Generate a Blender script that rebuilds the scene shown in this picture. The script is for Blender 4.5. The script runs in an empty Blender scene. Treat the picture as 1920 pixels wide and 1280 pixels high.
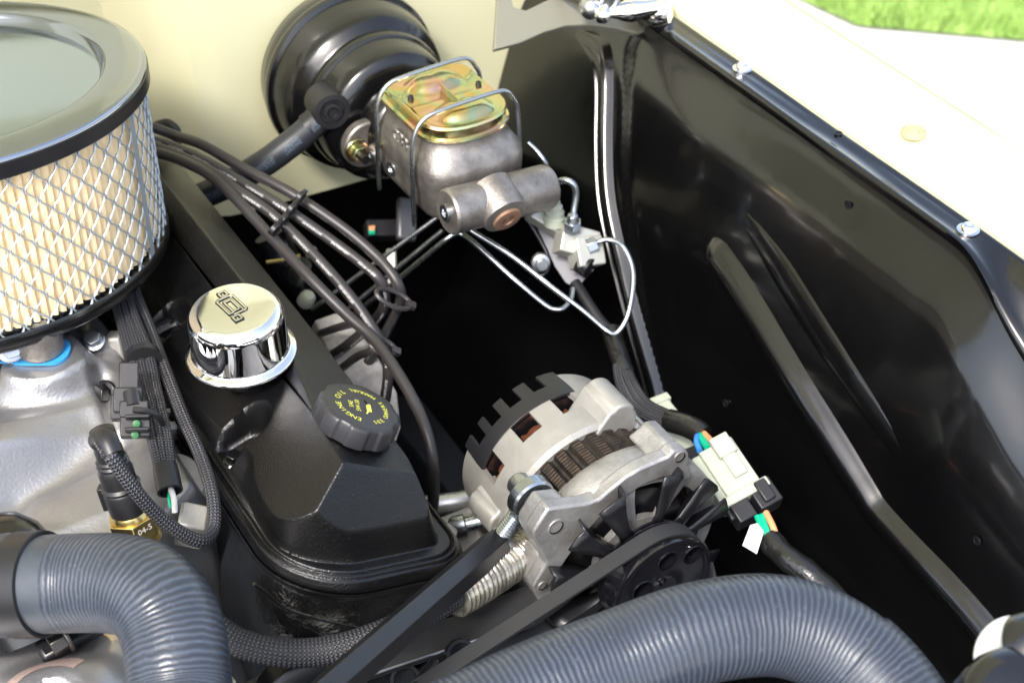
import bpy, bmesh, math, random
import numpy as np
from mathutils import Vector, Matrix, noise
random.seed(4)
PI = math.pi
S = bpy.context.scene
COL = S.collection

# ------------------------------------------------------------------ camera
FPX = 3000.0
YAW, PIT = math.radians(30.8), math.radians(38.9)
FW = Vector((math.sin(YAW)*math.cos(PIT), math.cos(YAW)*math.cos(PIT), -math.sin(PIT)))
RT = Vector((math.cos(YAW), -math.sin(YAW), 0))
UP = RT.cross(FW)
CP = Vector((0, 0, .754))
cam_d = bpy.data.cameras.new('camera'); cam = bpy.data.objects.new('camera', cam_d); COL.objects.link(cam)
cam.matrix_world = Matrix(((RT.x, UP.x, -FW.x, CP.x), (RT.y, UP.y, -FW.y, CP.y), (RT.z, UP.z, -FW.z, CP.z), (0, 0, 0, 1)))
cam_d.sensor_width = 36; cam_d.lens = 36*FPX/1920
cam_d.clip_start = .02; cam_d.clip_end = 500
cam_d.dof.use_dof = True; cam_d.dof.focus_distance = 1.13; cam_d.dof.aperture_fstop = 9.0
S.camera = cam

# ------------------------------------------------------------------ light
SUN_EL, SUN_AZ = math.radians(50), math.radians(234)      # azimuth clockwise from +Y
w = bpy.data.worlds.new('World'); S.world = w; w.use_nodes = True
nt = w.node_tree; bg = nt.nodes['Background']
sky = nt.nodes.new('ShaderNodeTexSky'); sky.sky_type = 'NISHITA'; sky.sun_disc = False
sky.sun_elevation = SUN_EL; sky.sun_rotation = SUN_AZ; sky.air_density = 1.0; sky.dust_density = 3.0; sky.ozone_density = 1.0
hs_ = nt.nodes.new('ShaderNodeHueSaturation'); hs_.inputs['Saturation'].default_value = .7
nt.links.new(sky.outputs[0], hs_.inputs['Color']); nt.links.new(hs_.outputs[0], bg.inputs[0]); bg.inputs[1].default_value = .15
sl = bpy.data.lights.new('sun', 'SUN'); sl.energy = 1.5; sl.angle = math.radians(11); sl.color = (1, .96, .9)
so = bpy.data.objects.new('sun', sl); COL.objects.link(so)
sd = Vector((math.sin(SUN_AZ)*math.cos(SUN_EL), math.cos(SUN_AZ)*math.cos(SUN_EL), math.sin(SUN_EL)))
so.rotation_euler = sd.to_track_quat('Z', 'Y').to_euler(); so.location = (0, -2, 4)
S.view_settings.view_transform = 'Standard'; S.view_settings.look = 'None'; S.view_settings.gamma = 1
S.view_settings.exposure = 1.6
S.cycles.max_bounces = 8

# ------------------------------------------------------------------ pixel -> place helpers (surveying the photograph)
def ray(px, py): return FW*FPX + RT*(px-960) - UP*(py-640)
def Dp(px, py, t): return CP + ray(px, py)*(t/FPX)
def Zp(px, py, z): v = ray(px, py); return CP + v*((z-CP.z)/v.z)
def Yp(px, py, y): v = ray(px, py); return CP + v*(y/v.y)
def Pl(px, py, p0, n): v = ray(px, py); n = Vector(n); return CP + v*((Vector(p0)-CP).dot(n)/v.dot(n))

# ------------------------------------------------------------------ materials
def mat(name, col, rough=.5, metal=0, coat=0, coat_rough=.05, bump=None, var=0, var_scale=30, spec=.5, aniso=0, ior=1.5, rvar=0, col2=None, dust=0, dust_col=(.30, .29, .27)):
    m = bpy.data.materials.new(name); m.use_nodes = True; n = m.node_tree.nodes; L = m.node_tree.links
    b = n['Principled BSDF']; I = b.inputs
    I['Base Color'].default_value = (*col, 1); I['Roughness'].default_value = rough; I['Metallic'].default_value = metal
    I['Coat Weight'].default_value = coat; I['Coat Roughness'].default_value = coat_rough
    I['Specular IOR Level'].default_value = spec; I['IOR'].default_value = ior; I['Anisotropic'].default_value = aniso
    tc = n.new('ShaderNodeTexCoord')
    if var or col2:
        nz = n.new('ShaderNodeTexNoise'); nz.inputs['Scale'].default_value = var_scale; nz.inputs['Detail'].default_value = 8; nz.inputs['Roughness'].default_value = .65
        L.new(tc.outputs['Object'], nz.inputs['Vector'])
        r = n.new('ShaderNodeValToRGB'); L.new(nz.outputs[0], r.inputs[0])
        c2 = col2 if col2 else tuple(min(1, c*(1+var)) for c in col)
        c1 = col if col2 else tuple(c*(1-var) for c in col)
        r.color_ramp.elements[0].position = .35; r.color_ramp.elements[1].position = .68
        r.color_ramp.elements[0].color = (*c1, 1); r.color_ramp.elements[1].color = (*c2, 1)
        L.new(r.outputs[0], I['Base Color'])
    if rvar:
        nz = n.new('ShaderNodeTexNoise'); nz.inputs['Scale'].default_value = var_scale*.6; nz.inputs['Detail'].default_value = 10; nz.inputs['Roughness'].default_value = .7
        L.new(tc.outputs['Object'], nz.inputs['Vector'])
        mr = n.new('ShaderNodeMapRange'); mr.inputs[1].default_value = .3; mr.inputs[2].default_value = .7
        mr.inputs[3].default_value = max(0, rough-rvar); mr.inputs[4].default_value = min(1, rough+rvar)
        L.new(nz.outputs[0], mr.inputs[0]); L.new(mr.outputs[0], I['Roughness'])
    if dust:
        nz = n.new('ShaderNodeTexNoise'); nz.inputs['Scale'].default_value = 900; nz.inputs['Detail'].default_value = 2
        nb = n.new('ShaderNodeTexNoise'); nb.inputs['Scale'].default_value = 14; nb.inputs['Detail'].default_value = 5
        L.new(tc.outputs['Object'], nz.inputs['Vector']); L.new(tc.outputs['Object'], nb.inputs['Vector'])
        a1 = n.new('ShaderNodeMapRange'); a1.inputs[1].default_value = .66; a1.inputs[2].default_value = .74; L.new(nz.outputs[0], a1.inputs[0])
        a2 = n.new('ShaderNodeMapRange'); a2.inputs[1].default_value = .40; a2.inputs[2].default_value = .75; a2.inputs[4].default_value = .10; L.new(nb.outputs[0], a2.inputs[0])
        ad_ = n.new('ShaderNodeMath'); ad_.operation = 'ADD'; L.new(a1.outputs[0], ad_.inputs[0]); L.new(a2.outputs[0], ad_.inputs[1])
        ml = n.new('ShaderNodeMath'); ml.operation = 'MULTIPLY'; ml.inputs[1].default_value = dust; L.new(ad_.outputs[0], ml.inputs[0])
        mxd = n.new('ShaderNodeMixRGB'); mxd.inputs[2].default_value = (*dust_col, 1); L.new(ml.outputs[0], mxd.inputs[0])
        src = I['Base Color'].links[0].from_socket if I['Base Color'].links else None
        if src: L.new(src, mxd.inputs[1])
        else: mxd.inputs[1].default_value = (*col, 1)
        L.new(mxd.outputs[0], I['Base Color'])
    last = None
    for (sc, st, dist) in (bump or []):
        nz = n.new('ShaderNodeTexNoise'); nz.inputs['Scale'].default_value = sc; nz.inputs['Detail'].default_value = 3
        L.new(tc.outputs['Object'], nz.inputs['Vector'])
        bp = n.new('ShaderNodeBump'); bp.inputs['Strength'].default_value = st; bp.inputs['Distance'].default_value = dist
        L.new(nz.outputs[0], bp.inputs['Height'])
        if last: L.new(last.outputs[0], bp.inputs['Normal'])
        last = bp
    if last:
        L.new(last.outputs[0], I['Normal'])
        if coat: L.new(last.outputs[0], I['Coat Normal'])
    return m

def uvmat(name, kind, col, col2, rough=.5, metal=0, a=1, b=1, dist=.0006):
    """materials that follow the length of a hose: braid weave or stamped lettering"""
    m = mat(name, col, rough, metal); n = m.node_tree.nodes; L = m.node_tree.links; B = n['Principled BSDF']
    uv = n.new('ShaderNodeUVMap'); sp = n.new('ShaderNodeSeparateXYZ'); L.new(uv.outputs[0], sp.inputs[0])
    def math_(op, x, y=None):
        q = n.new('ShaderNodeMath'); q.operation = op
        for i, v in enumerate((x, y)):
            if v is None: continue
            if isinstance(v, (int, float)): q.inputs[i].default_value = v
            else: L.new(v, q.inputs[i])
        return q.outputs[0]
    u, v = sp.outputs[0], sp.outputs[1]
    if kind == 'braid':
        t_ = math_('MULTIPLY', math_('ABSOLUTE', math_('SUBTRACT', math_('FRACT', math_('MULTIPLY', v, b)), .5)), 2)
        ch_ = math_('ADD', math_('MULTIPLY', math_('SINE', math_('ADD', math_('MULTIPLY', u, a), math_('MULTIPLY', t_, 3.0))), .5), .5)
        h2 = math_('MULTIPLY', ch_, math_('SUBTRACT', 1.0, math_('POWER', t_, 3)))
        mx = n.new('ShaderNodeMixRGB'); mx.inputs[1].default_value = (*col, 1); mx.inputs[2].default_value = (*col2, 1)
        L.new(math_('POWER', h2, 2), mx.inputs[0]); L.new(mx.outputs[0], B.inputs['Base Color'])
        bp = n.new('ShaderNodeBump'); bp.inputs['Strength'].default_value = .9; bp.inputs['Distance'].default_value = dist
        L.new(h2, bp.inputs['Height']); L.new(bp.outputs[0], B.inputs['Normal'])
    elif kind == 'rib':  # dusty crests and scuffs on ribbed rubber
        tc = n.new('ShaderNodeTexCoord')
        def nz_(sc, det=4):
            q = n.new('ShaderNodeTexNoise'); q.inputs['Scale'].default_value = sc; q.inputs['Detail'].default_value = det; L.new(tc.outputs['Object'], q.inputs['Vector']); return q.outputs[0]
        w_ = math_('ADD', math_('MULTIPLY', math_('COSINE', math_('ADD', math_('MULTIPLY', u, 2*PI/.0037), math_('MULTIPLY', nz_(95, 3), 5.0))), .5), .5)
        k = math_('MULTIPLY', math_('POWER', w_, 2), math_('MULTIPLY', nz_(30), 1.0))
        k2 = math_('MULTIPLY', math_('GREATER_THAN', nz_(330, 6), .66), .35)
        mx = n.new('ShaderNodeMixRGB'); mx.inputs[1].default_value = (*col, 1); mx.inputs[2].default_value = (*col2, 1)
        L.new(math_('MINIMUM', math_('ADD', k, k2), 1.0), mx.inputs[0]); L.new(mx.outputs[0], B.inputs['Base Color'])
        mr = n.new('ShaderNodeMapRange'); mr.inputs[1].default_value = .35; mr.inputs[2].default_value = .65; mr.inputs[3].default_value = .22; mr.inputs[4].default_value = .42
        L.new(nz_(18, 6), mr.inputs[0]); L.new(mr.outputs[0], B.inputs['Roughness'])
        bp = n.new('ShaderNodeBump'); bp.inputs['Strength'].default_value = .55; bp.inputs['Distance'].default_value = .0005
        L.new(math_('ADD', w_, math_('MULTIPLY', nz_(500, 4), .5)), bp.inputs['Height']); L.new(bp.outputs[0], B.inputs['Normal'])
    else:  # stamped lettering: broken strokes in a narrow band along the hose
        band = math_('LESS_THAN', math_('ABSOLUTE', math_('SUBTRACT', v, a)), b)
        cb = n.new('ShaderNodeCombineXYZ'); L.new(math_('MULTIPLY', u, 900), cb.inputs[0]); L.new(math_('MULTIPLY', v, 60), cb.inputs[1])
        nz = n.new('ShaderNodeTexNoise'); nz.inputs['Scale'].default_value = 1.0; nz.inputs['Detail'].default_value = 1; L.new(cb.outputs[0], nz.inputs['Vector'])
        st = math_('GREATER_THAN', nz.outputs[0], .53)
        wd = math_('GREATER_THAN', math_('SINE', math_('MULTIPLY', u, 210)), -.45)
        k = math_('MULTIPLY', math_('MULTIPLY', band, st), wd)
        mx = n.new('ShaderNodeMixRGB'); mx.inputs[1].default_value = (*col, 1); mx.inputs[2].default_value = (*col2, 1)
        L.new(k, mx.inputs[0]); L.new(mx.outputs[0], B.inputs['Base Color'])
    return m

M = {}
M['beige'] = mat('beige_paint', (.74, .71, .46), .35, coat=.5, bump=[(40, .05, .002)])
M['black_gloss'] = mat('black_gloss_paint', (.003, .003, .0035), .25, coat=.45, coat_rough=.12, bump=[(18, .12, .004), (900, .03, .0005)], rvar=.06, var_scale=12)
M['inner_black'] = mat('inner_fender_black', (.0015, .0015, .0018), .22, coat=.7, coat_rough=.10, bump=[(8, .20, .008), (26, .05, .003), (300, .02, .0003)], spec=.45, dust=.03)
M['cover_black'] = mat('valve_cover_black', (.0025, .0025, .003), .24, spec=.4, coat=.22, coat_rough=.12, bump=[(820, .85, .0005), (2200, .3, .0002)], dust=.10)
M['head_black'] = mat('cast_black', (.004, .004, .004), .22, dust=.12, coat=.8, coat_rough=.12, bump=[(160, .5, .0014), (600, .3, .0006)])
M['rubber'] = mat('black_rubber', (.010, .010, .012), .5, bump=[(400, .1, .0003)], rvar=.1)
M['satin_black'] = mat('satin_black', (.007, .007, .0085), .33, bump=[(800, .05, .0002)], rvar=.06, var_scale=60)
M['plastic_black'] = mat('black_plastic', (.011, .011, .013), .42, bump=[(900, .15, .0002)])
M['oilcap'] = mat('oil_cap_plastic', (.020, .020, .023), .40, dust=.12, bump=[(1200, .2, .0002)])
M['chrome'] = mat('chrome', (.93, .93, .93), .03, 1)
M['chrome_satin'] = mat('chrome_stamped', (.93, .91, .84), .12, 1)
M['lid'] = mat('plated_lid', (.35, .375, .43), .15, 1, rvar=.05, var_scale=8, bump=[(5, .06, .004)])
M['zinc'] = mat('zinc_plated', (.42, .45, .48), .28, 1, bump=[(500, .1, .0003)], rvar=.08)
M['steel'] = mat('bare_steel', (.46, .47, .49), .33, 1, rvar=.1)
M['dark_steel'] = mat('dark_steel', (.10, .095, .09), .4, 1, rvar=.1)
M['alu'] = mat('cast_aluminium', (.38, .37, .36), .46, .75, bump=[(500, .45, .0009), (1600, .4, .0004)], var=.22, var_scale=45, rvar=.12, dust=.25, dust_col=(.22, .17, .11))
M['alu_smooth'] = mat('sand_cast_aluminium', (.36, .35, .325), .55, .6, bump=[(1000, .5, .0006)], var=.10, var_scale=40, rvar=.08)
M['alu_int'] = mat('intake_cast_aluminium', (.35, .345, .35), .40, .8, bump=[(420, .30, .0010), (1100, .25, .0004)], var=.05, rvar=.05)
M['iron'] = mat('cast_iron', (.19, .172, .158), .42, .8, bump=[(600, .5, .0007), (60, .12, .0015)], col2=(.35, .325, .30), rvar=.1, var_scale=60)
M['iron_rust'] = mat('rusty_iron', (.16, .10, .07), .6, .5, bump=[(600, .5, .0006)], col2=(.34, .19, .12))
M['lamin'] = mat('stator_laminations', (.014, .013, .012), .45, .5, bump=[(700, .4, .0006)], col2=(.045, .036, .030), var_scale=90)
M['lamin_edge'] = mat('rust_edge', (.022, .020, .018), .5, .5, bump=[(700, .5, .0006)], col2=(.12, .080, .058), var_scale=110)
M['copper'] = mat('copper_winding', (.42, .16, .09), .35, .8)
M['paper'] = mat('filter_paper', (.86, .68, .42), .85, bump=[(600, .2, .0003)], var=.06)
M['mesh'] = mat('galvanised_mesh', (.38, .425, .46), .42, .5)
M['brass'] = mat('brass', (.72, .55, .22), .28, 1, rvar=.08)
M['blue'] = mat('blue_gasket', (.03, .25, .55), .5)
M['ivory'] = mat('ivory_plastic', (.36, .385, .31), .4)
M['white'] = mat('white_label', (.62, .62, .60), .6)
M['yellow'] = mat('yellow_print', (.70, .72, .10), .5)
M['green_w'] = mat('green_insulation', (.0, .38, .22), .4)
M['blue_w'] = mat('blue_insulation', (.04, .22, .62), .4)
M['orange_w'] = mat('orange_insulation', (.70, .28, .13), .4)
M['yel_w'] = mat('straw_insulation', (.75, .70, .35), .5)
M['green_seal'] = mat('green_seal', (.015, .12, .03), .4)
M['hose'] = mat('coolant_hose_rubber', (.040, .048, .060), .38, bump=[(700, .12, .0003)], var=.22, var_scale=25, rvar=.08)
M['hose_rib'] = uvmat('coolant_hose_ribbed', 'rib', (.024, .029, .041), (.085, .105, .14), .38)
M['concrete'] = mat('concrete', (.66, .64, .61), .85, bump=[(60, .3, .003)], var=.08, var_scale=6)
M['sleeve'] = mat('clear_heat_sleeve', (.13, .12, .095), .25, .6, coat=.5, bump=[(300, .4, .001)], col2=(.32, .30, .25), var_scale=70)
M['pink'] = mat('pink_sealer_stain', (.62, .46, .42), .5, .7, bump=[(420, .35, .001)])
M['manifold'] = mat('exhaust_cast_grey', (.36, .34, .33), .7, .3, bump=[(300, .6, .001)], col2=(.52, .50, .48), var_scale=150)
M['tape'] = mat('loom_tape', (.010, .010, .010), .22, coat=.4, bump=[(120, .5, .002)])
M['braid'] = uvmat('braided_sleeving', 'braid', (.005, .005, .006), (.13, .13, .15), .36, a=2*PI/.0026, b=12, dist=.0008)
M['braid_big'] = uvmat('braided_hose', 'braid', (.004, .004, .005), (.10, .10, .115), .36, a=2*PI/.0030, b=22, dist=.0009)
M['wire'] = uvmat('plug_wire_silicone', 'print', (.028, .025, .026), (.62, .62, .62), .42, a=.16, b=.035)
M['wire2'] = uvmat('plug_wire_silicone_plain', 'print', (.028, .025, .026), (.3, .3, .3), .42, a=.30, b=.02)
M['vac'] = uvmat('vacuum_hose_rubber', 'print', (.020, .022, .028), (.09, .12, .16), .42, a=.22, b=.05)
M['void'] = mat('unlit_gap_black', (.002, .002, .002), .9, spec=.1)  # near-black without sheen, stands for the darkness of unlit gaps
M['plug_old'] = mat('rubber_plug_old', (.36, .34, .20), .6, bump=[(500, .3, .0004)])
M['pulley'] = mat('pulley_black', (.006, .006, .008), .12, coat=.5, coat_rough=.03)
M['belt'] = mat('belt_rubber', (.020, .020, .021), .6, bump=[(900, .2, .0002)], rvar=.06)

# rainbow (yellow chromate) plating: hue drifts over the sheet as the film thickness does
m = mat('yellow_chromate', (.8, .6, .3), .22, 1, bump=[(14, .12, .004)]); n = m.node_tree.nodes; L = m.node_tree.links
tc = n.new('ShaderNodeTexCoord'); nz = n.new('ShaderNodeTexNoise'); nz.inputs['Scale'].default_value = 22; nz.inputs['Detail'].default_value = 1
nz.inputs['Distortion'].default_value = .5
L.new(tc.outputs['Object'], nz.inputs['Vector']); r = n.new('ShaderNodeValToRGB'); L.new(nz.outputs[0], r.inputs[0])
cr = r.color_ramp
cr.elements[0].position = .28; cr.elements[0].color = (.66, .42, .33, 1); cr.elements[1].position = .75; cr.elements[1].color = (.66, .42, .30, 1)
for p, c in ((.38, (.68, .47, .30, 1)), (.47, (.64, .55, .28, 1)), (.53, (.44, .54, .30, 1)), (.57, (.62, .44, .16, 1)), (.66, (.68, .44, .30, 1))):
    e = cr.elements.new(p); e.color = c
L.new(r.outputs[0], n['Principled BSDF'].inputs['Base Color']); M['chromate'] = m

# ------------------------------------------------------------------ mesh builder
def fr(o, z=(0, 0, 1), x=None):
    z = Vector(z).normalized(); x = Vector(x) if x is not None else Vector((1, 0, 0) if abs(z.x) < .9 else (0, 1, 0))
    x = (x - z*x.dot(z)).normalized(); y = z.cross(x); o = Vector(o)
    return Matrix(((x.x, y.x, z.x, o.x), (x.y, y.y, z.y, o.y), (x.z, y.z, z.z, o.z), (0, 0, 0, 1)))
def smooth_path(P, per=.003):
    P = [Vector(p) for p in P]; out = []
    Q = [P[0]*2-P[1]] + P + [P[-1]*2-P[-2]]
    for i in range(1, len(Q)-2):
        a, b, c, d = Q[i-1:i+3]; k = max(2, int((c-b).length/per))
        for j in range(k):
            t = j/k
            out.append(.5*((2*b)+(c-a)*t+(2*a-5*b+4*c-d)*t*t+(3*b-a-3*c+d)*t**3))
    out.append(P[-1].copy()); return out
class MB:
    def __init__(s): s.v = []; s.f = []; s.uv = {}
    def add(s, vs, fs):
        o = len(s.v); s.v += [Vector(v) for v in vs]; s.f += [tuple(i+o for i in f) for f in fs]; return s
    def box(s, F, sx, sy, sz):
        vs = [F @ Vector((x*sx/2, y*sy/2, z*sz/2)) for x in (-1, 1) for y in (-1, 1) for z in (-1, 1)]
        return s.add(vs, [(0, 1, 3, 2), (4, 6, 7, 5), (0, 4, 5, 1), (2, 3, 7, 6), (0, 2, 6, 4), (1, 5, 7, 3)])
    def lathe(s, F, prof, seg=48, cap0=True, cap1=True, rf=None):
        vs = []; fs = []
        for (r, h) in prof:
            for k in range(seg):
                t = 2*PI*k/seg; q = r*(rf(t, h) if rf else 1); vs.append(F @ Vector((q*math.cos(t), q*math.sin(t), h)))
        m_ = len(prof)
        for i in range(m_-1):
            for k in range(seg):
                a = i*seg+k; b = i*seg+(k+1) % seg; fs.append((a, b, b+seg, a+seg))
        if cap0: fs.append(tuple(range(seg-1, -1, -1)))
        if cap1: fs.append(tuple(range((m_-1)*seg, m_*seg)))
        return s.add(vs, fs)
    def prism(s, F, poly, h0, h1, top=1.0):
        n_ = len(poly); vs = [F @ Vector((x, y, h0)) for x, y in poly] + [F @ Vector((x*top, y*top, h1)) for x, y in poly]
        return s.add(vs, [tuple(range(n_-1, -1, -1)), tuple(range(n_, 2*n_))] + [(i, (i+1) % n_, (i+1) % n_+n_, i+n_) for i in range(n_)])
    def tube(s, P, r, seg=12, caps=True, flat=None, up=None):
        """tube through world points P; r number or function of arc length 0..1; writes uv (metres along, 0..1 round)"""
        n_ = len(P); T = [(P[min(i+1, n_-1)]-P[max(i-1, 0)]).normalized() for i in range(n_)]
        N = Vector(up) if up else (Vector((0, 0, 1)) if abs(T[0].z) < .9 else Vector((1, 0, 0)))
        N = (N-T[0]*N.dot(T[0])).normalized(); L_ = [0]
        for i in range(1, n_): L_.append(L_[-1]+(P[i]-P[i-1]).length)
        vs = []; o = len(s.v)
        for i in range(n_):
            N = (N-T[i]*N.dot(T[i])).normalized(); B = T[i].cross(N); q = r(L_[i]/L_[-1], L_[i]) if callable(r) else r
            for k in range(seg):
                t = 2*PI*k/seg; a, b = math.cos(t), math.sin(t)
                if flat: b *= flat
                vs.append(P[i]+(N*a+B*b)*q)
        fs = []
        for i in range(n_-1):
            for k in range(seg):
                k2 = (k+1) % seg; fs.append((i*seg+k, i*seg+k2, (i+1)*seg+k2, (i+1)*seg+k))
                s.uv[len(s.f)+len(fs)-1] = [(L_[i], k/seg), (L_[i], (k+1)/seg), (L_[i+1], (k+1)/seg), (L_[i+1], k/seg)]
        if caps: fs += [tuple(range(seg-1, -1, -1)), tuple(range((n_-1)*seg, n_*seg))]
        return s.add(vs, fs)
    def grid(s, fn, nu, nv, closeu=False):
        vs = [fn(i, j) for j in range(nv) for i in range(nu)]; fs = []
        for j in range(nv-1):
            for i in range(nu if closeu else nu-1):
                i2 = (i+1) % nu; fs.append((j*nu+i, j*nu+i2, (j+1)*nu+i2, (j+1)*nu+i))
        return s.add(vs, fs)
    def shell(s, pt, nu, nv, keep, wrap=True):
        """thick curved sheet with holes: pt(i,j,side), side 0 inner 1 outer; keep(i,j) says which cells exist"""
        o = len(s.v); W = nu if wrap else nu+1; vs = [pt(i, j, sd) for sd in (0, 1) for j in range(nv+1) for i in range(W)]
        K = lambda i, j: (0 <= j < nv) and (wrap or 0 <= i < nu) and keep(i % nu, j)
        V = lambda i, j, sd: sd*(nv+1)*W + j*W + (i % W if wrap else i)
        fs = []
        for j in range(nv):
            for i in range(nu):
                if not K(i, j): continue
                fs.append((V(i, j, 1), V(i+1, j, 1), V(i+1, j+1, 1), V(i, j+1, 1)))
                fs.append((V(i, j, 0), V(i, j+1, 0), V(i+1, j+1, 0), V(i+1, j, 0)))
                if not K(i, j-1): fs.append((V(i, j, 0), V(i+1, j, 0), V(i+1, j, 1), V(i, j, 1)))
                if not K(i, j+1): fs.append((V(i, j+1, 0), V(i, j+1, 1), V(i+1, j+1, 1), V(i+1, j+1, 0)))
                if not K(i-1, j): fs.append((V(i, j, 0), V(i, j, 1), V(i, j+1, 1), V(i, j+1, 0)))
                if not K(i+1, j): fs.append((V(i+1, j, 0), V(i+1, j+1, 0), V(i+1, j+1, 1), V(i+1, j, 1)))
        return s.add(vs, fs)

WLOC = {}
def thing(name, loc, label, cat, group=None):
    o = bpy.data.objects.new(name, None); COL.objects.link(o); o.location = loc; o.empty_display_size = .02
    WLOC[o.name] = Vector(loc); o['label'] = label; o['category'] = cat
    if group: o['group'] = group
    return o
def build(name, mb, m, parent=None, ang=38, bev=0, bseg=2, sub=0, label=None, cat=None, group=None, kind=None, loc=None):
    base = WLOC[parent.name] if parent is not None else (Vector(loc) if loc is not None else
           sum(mb.v, Vector())/max(1, len(mb.v)))
    me = bpy.data.meshes.new(name); me.from_pydata([v-base for v in mb.v], [], mb.f); me.validate(clean_customdata=False)
    if mb.uv and len(me.polygons) == len(mb.f):
        ul = me.uv_layers.new(name='UVMap')
        for p in me.polygons:
            q = mb.uv.get(p.index)
            if q:
                for li, c in zip(p.loop_indices, q): ul.data[li].uv = c
    me.polygons.foreach_set('use_smooth', [True]*len(me.polygons)); me.set_sharp_from_angle(angle=math.radians(ang))
    me.materials.append(M[m]); me.update()
    o = bpy.data.objects.new(name, me); COL.objects.link(o)
    if bev:
        b = o.modifiers.new('bevel', 'BEVEL'); b.width = bev; b.segments = bseg; b.limit_method = 'ANGLE'; b.angle_limit = math.radians(40); b.harden_normals = False
    if sub:
        q = o.modifiers.new('sub', 'SUBSURF'); q.levels = sub; q.render_levels = sub
    if parent is not None: o.parent = parent
    else: o.location = base
    WLOC[o.name] = base
    if label: o['label'] = label
    if cat: o['category'] = cat
    if group: o['group'] = group
    if kind: o['kind'] = kind
    return o
def hexpoly(r, n_=6, ph=0): return [(r*math.cos(2*PI*k/n_+ph), r*math.sin(2*PI*k/n_+ph)) for k in range(n_)]
def circpoly(r, n_=24, cx=0, cy=0): return [(cx+r*math.cos(2*PI*k/n_), cy+r*math.sin(2*PI*k/n_)) for k in range(n_)]
def rrect(w_, h_, r, n_=6, cx=0, cy=0):
    out = []
    for (sx, sy, a0) in ((1, 1, 0), (-1, 1, 90), (-1, -1, 180), (1, -1, 270)):
        for k in range(n_+1):
            a = math.radians(a0+90*k/n_); out.append((cx+sx*(w_/2-r)+r*math.cos(a), cy+sy*(h_/2-r)+r*math.sin(a)))
    return out
def hexbolt(name, o, z, m, parent, r=.008, h=.006, washer=True, **kw):
    mb = MB(); F = fr(o, z)
    if washer: mb.lathe(F, [(r*1.35, 0), (r*1.35, h*.22), (r*1.2, h*.3)], 28)
    mb.prism(F, hexpoly(r), h*.25, h*1.25)
    return build(name, mb, m, parent, bev=r*.07, **kw)
def pipe(P, r, m, name, label=None, cat=None, parent=None, seg=12, per=.003, group=None, flat=None):
    mb = MB().tube(smooth_path(P, per), r, seg, flat=flat); return build(name, mb, m, parent, ang=60, label=label, cat=cat, group=group)

def text_mesh(s, size):
    c = bpy.data.curves.new('t', 'FONT'); c.body = s; c.size = size; c.align_x = 'CENTER'; c.align_y = 'CENTER'; c.resolution_u = 2
    o = bpy.data.objects.new('t', c); COL.objects.link(o); dg = bpy.context.evaluated_depsgraph_get()
    me = bpy.data.meshes.new_from_object(o.evaluated_get(dg)); vs = [v.co.copy() for v in me.vertices]; fs = [tuple(p.vertices) for p in me.polygons]
    bpy.data.objects.remove(o); bpy.data.curves.remove(c); bpy.data.meshes.remove(me); return vs, fs
def sstep(a, b, x):
    t = max(0., min(1., (x-a)/(b-a))); return t*t*(3-2*t)
def smin(a, b, k):
    h = max(k-abs(a-b), 0)/k; return min(a, b)-h*h*k/4
def smax(a, b, k): return -smin(-a, -b, k)
#@@STRUCT
# ================================================================== SETTING
g = MB().grid(lambda i, j: Vector((-30+i*2.5, -30+j*2.5, -.86)), 33, 33)
build('driveway', g, 'concrete', kind='structure', loc=(0, 0, -.86))
# lawn: a green sheet with real blades near the picture's corner
P1, P2, P3, P4 = Zp(1440, -30, -.85), Zp(1608, 47, -.85), Zp(1960, 78, -.85), Zp(2300, 108, -.85)
lawn = MB(); far = [P1+Vector((8, 12, 0)), P2+Vector((12, 10, 0)), P3+Vector((14, 4, 0)), P4+Vector((14, 0, 0))]
lawn.add([P1, P2, P3, P4]+far, [(0, 1, 5, 4), (1, 2, 6, 5), (2, 3, 7, 6)])
m = mat('lawn_soil', (.05, .11, .02), .9, var=.3, var_scale=20); M['soil'] = m
M['grass'] = mat('grass_blade', (.24, .42, .08), .55, col2=(.42, .60, .17), var_scale=9)
build('lawn', lawn, 'soil', kind='structure')
gb = MB(); 
for k in range(60000):
    a = random.random(); b = random.random()**1.5*2.6
    seg_ = random.random()
    if seg_ < .35: e = P1.lerp(P2, a)
    elif seg_ < .8: e = P2.lerp(P3, a)
    else: e = P3.lerp(P4, a)
    p = e + Vector((.75, .66, 0))*b + Vector((0, 0, 0)); hh = random.uniform(.03, .07); t = random.random()*6.28; q = .0035
    c_, s_ = math.cos(t)*q, math.sin(t)*q; l = Vector((random.uniform(-.03, .03), random.uniform(-.03, .03), hh))
    gb.add([p+Vector((c_, s_, 0)), p-Vector((c_, s_, 0)), p+l], [(0, 1, 2)])
build('grass', gb, 'grass', kind='stuff', label='bright green lawn grass beyond the pale concrete driveway', cat='grass')

# ================================================================== CAR BODY (firewall, fender, inner panel, hood)
car = thing('car_body', (.6, 1.28, -.3), 'pale yellow car body around the engine bay with raised hood and black inner fender', 'car')
FY = 1.28
fwm = MB()
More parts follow.
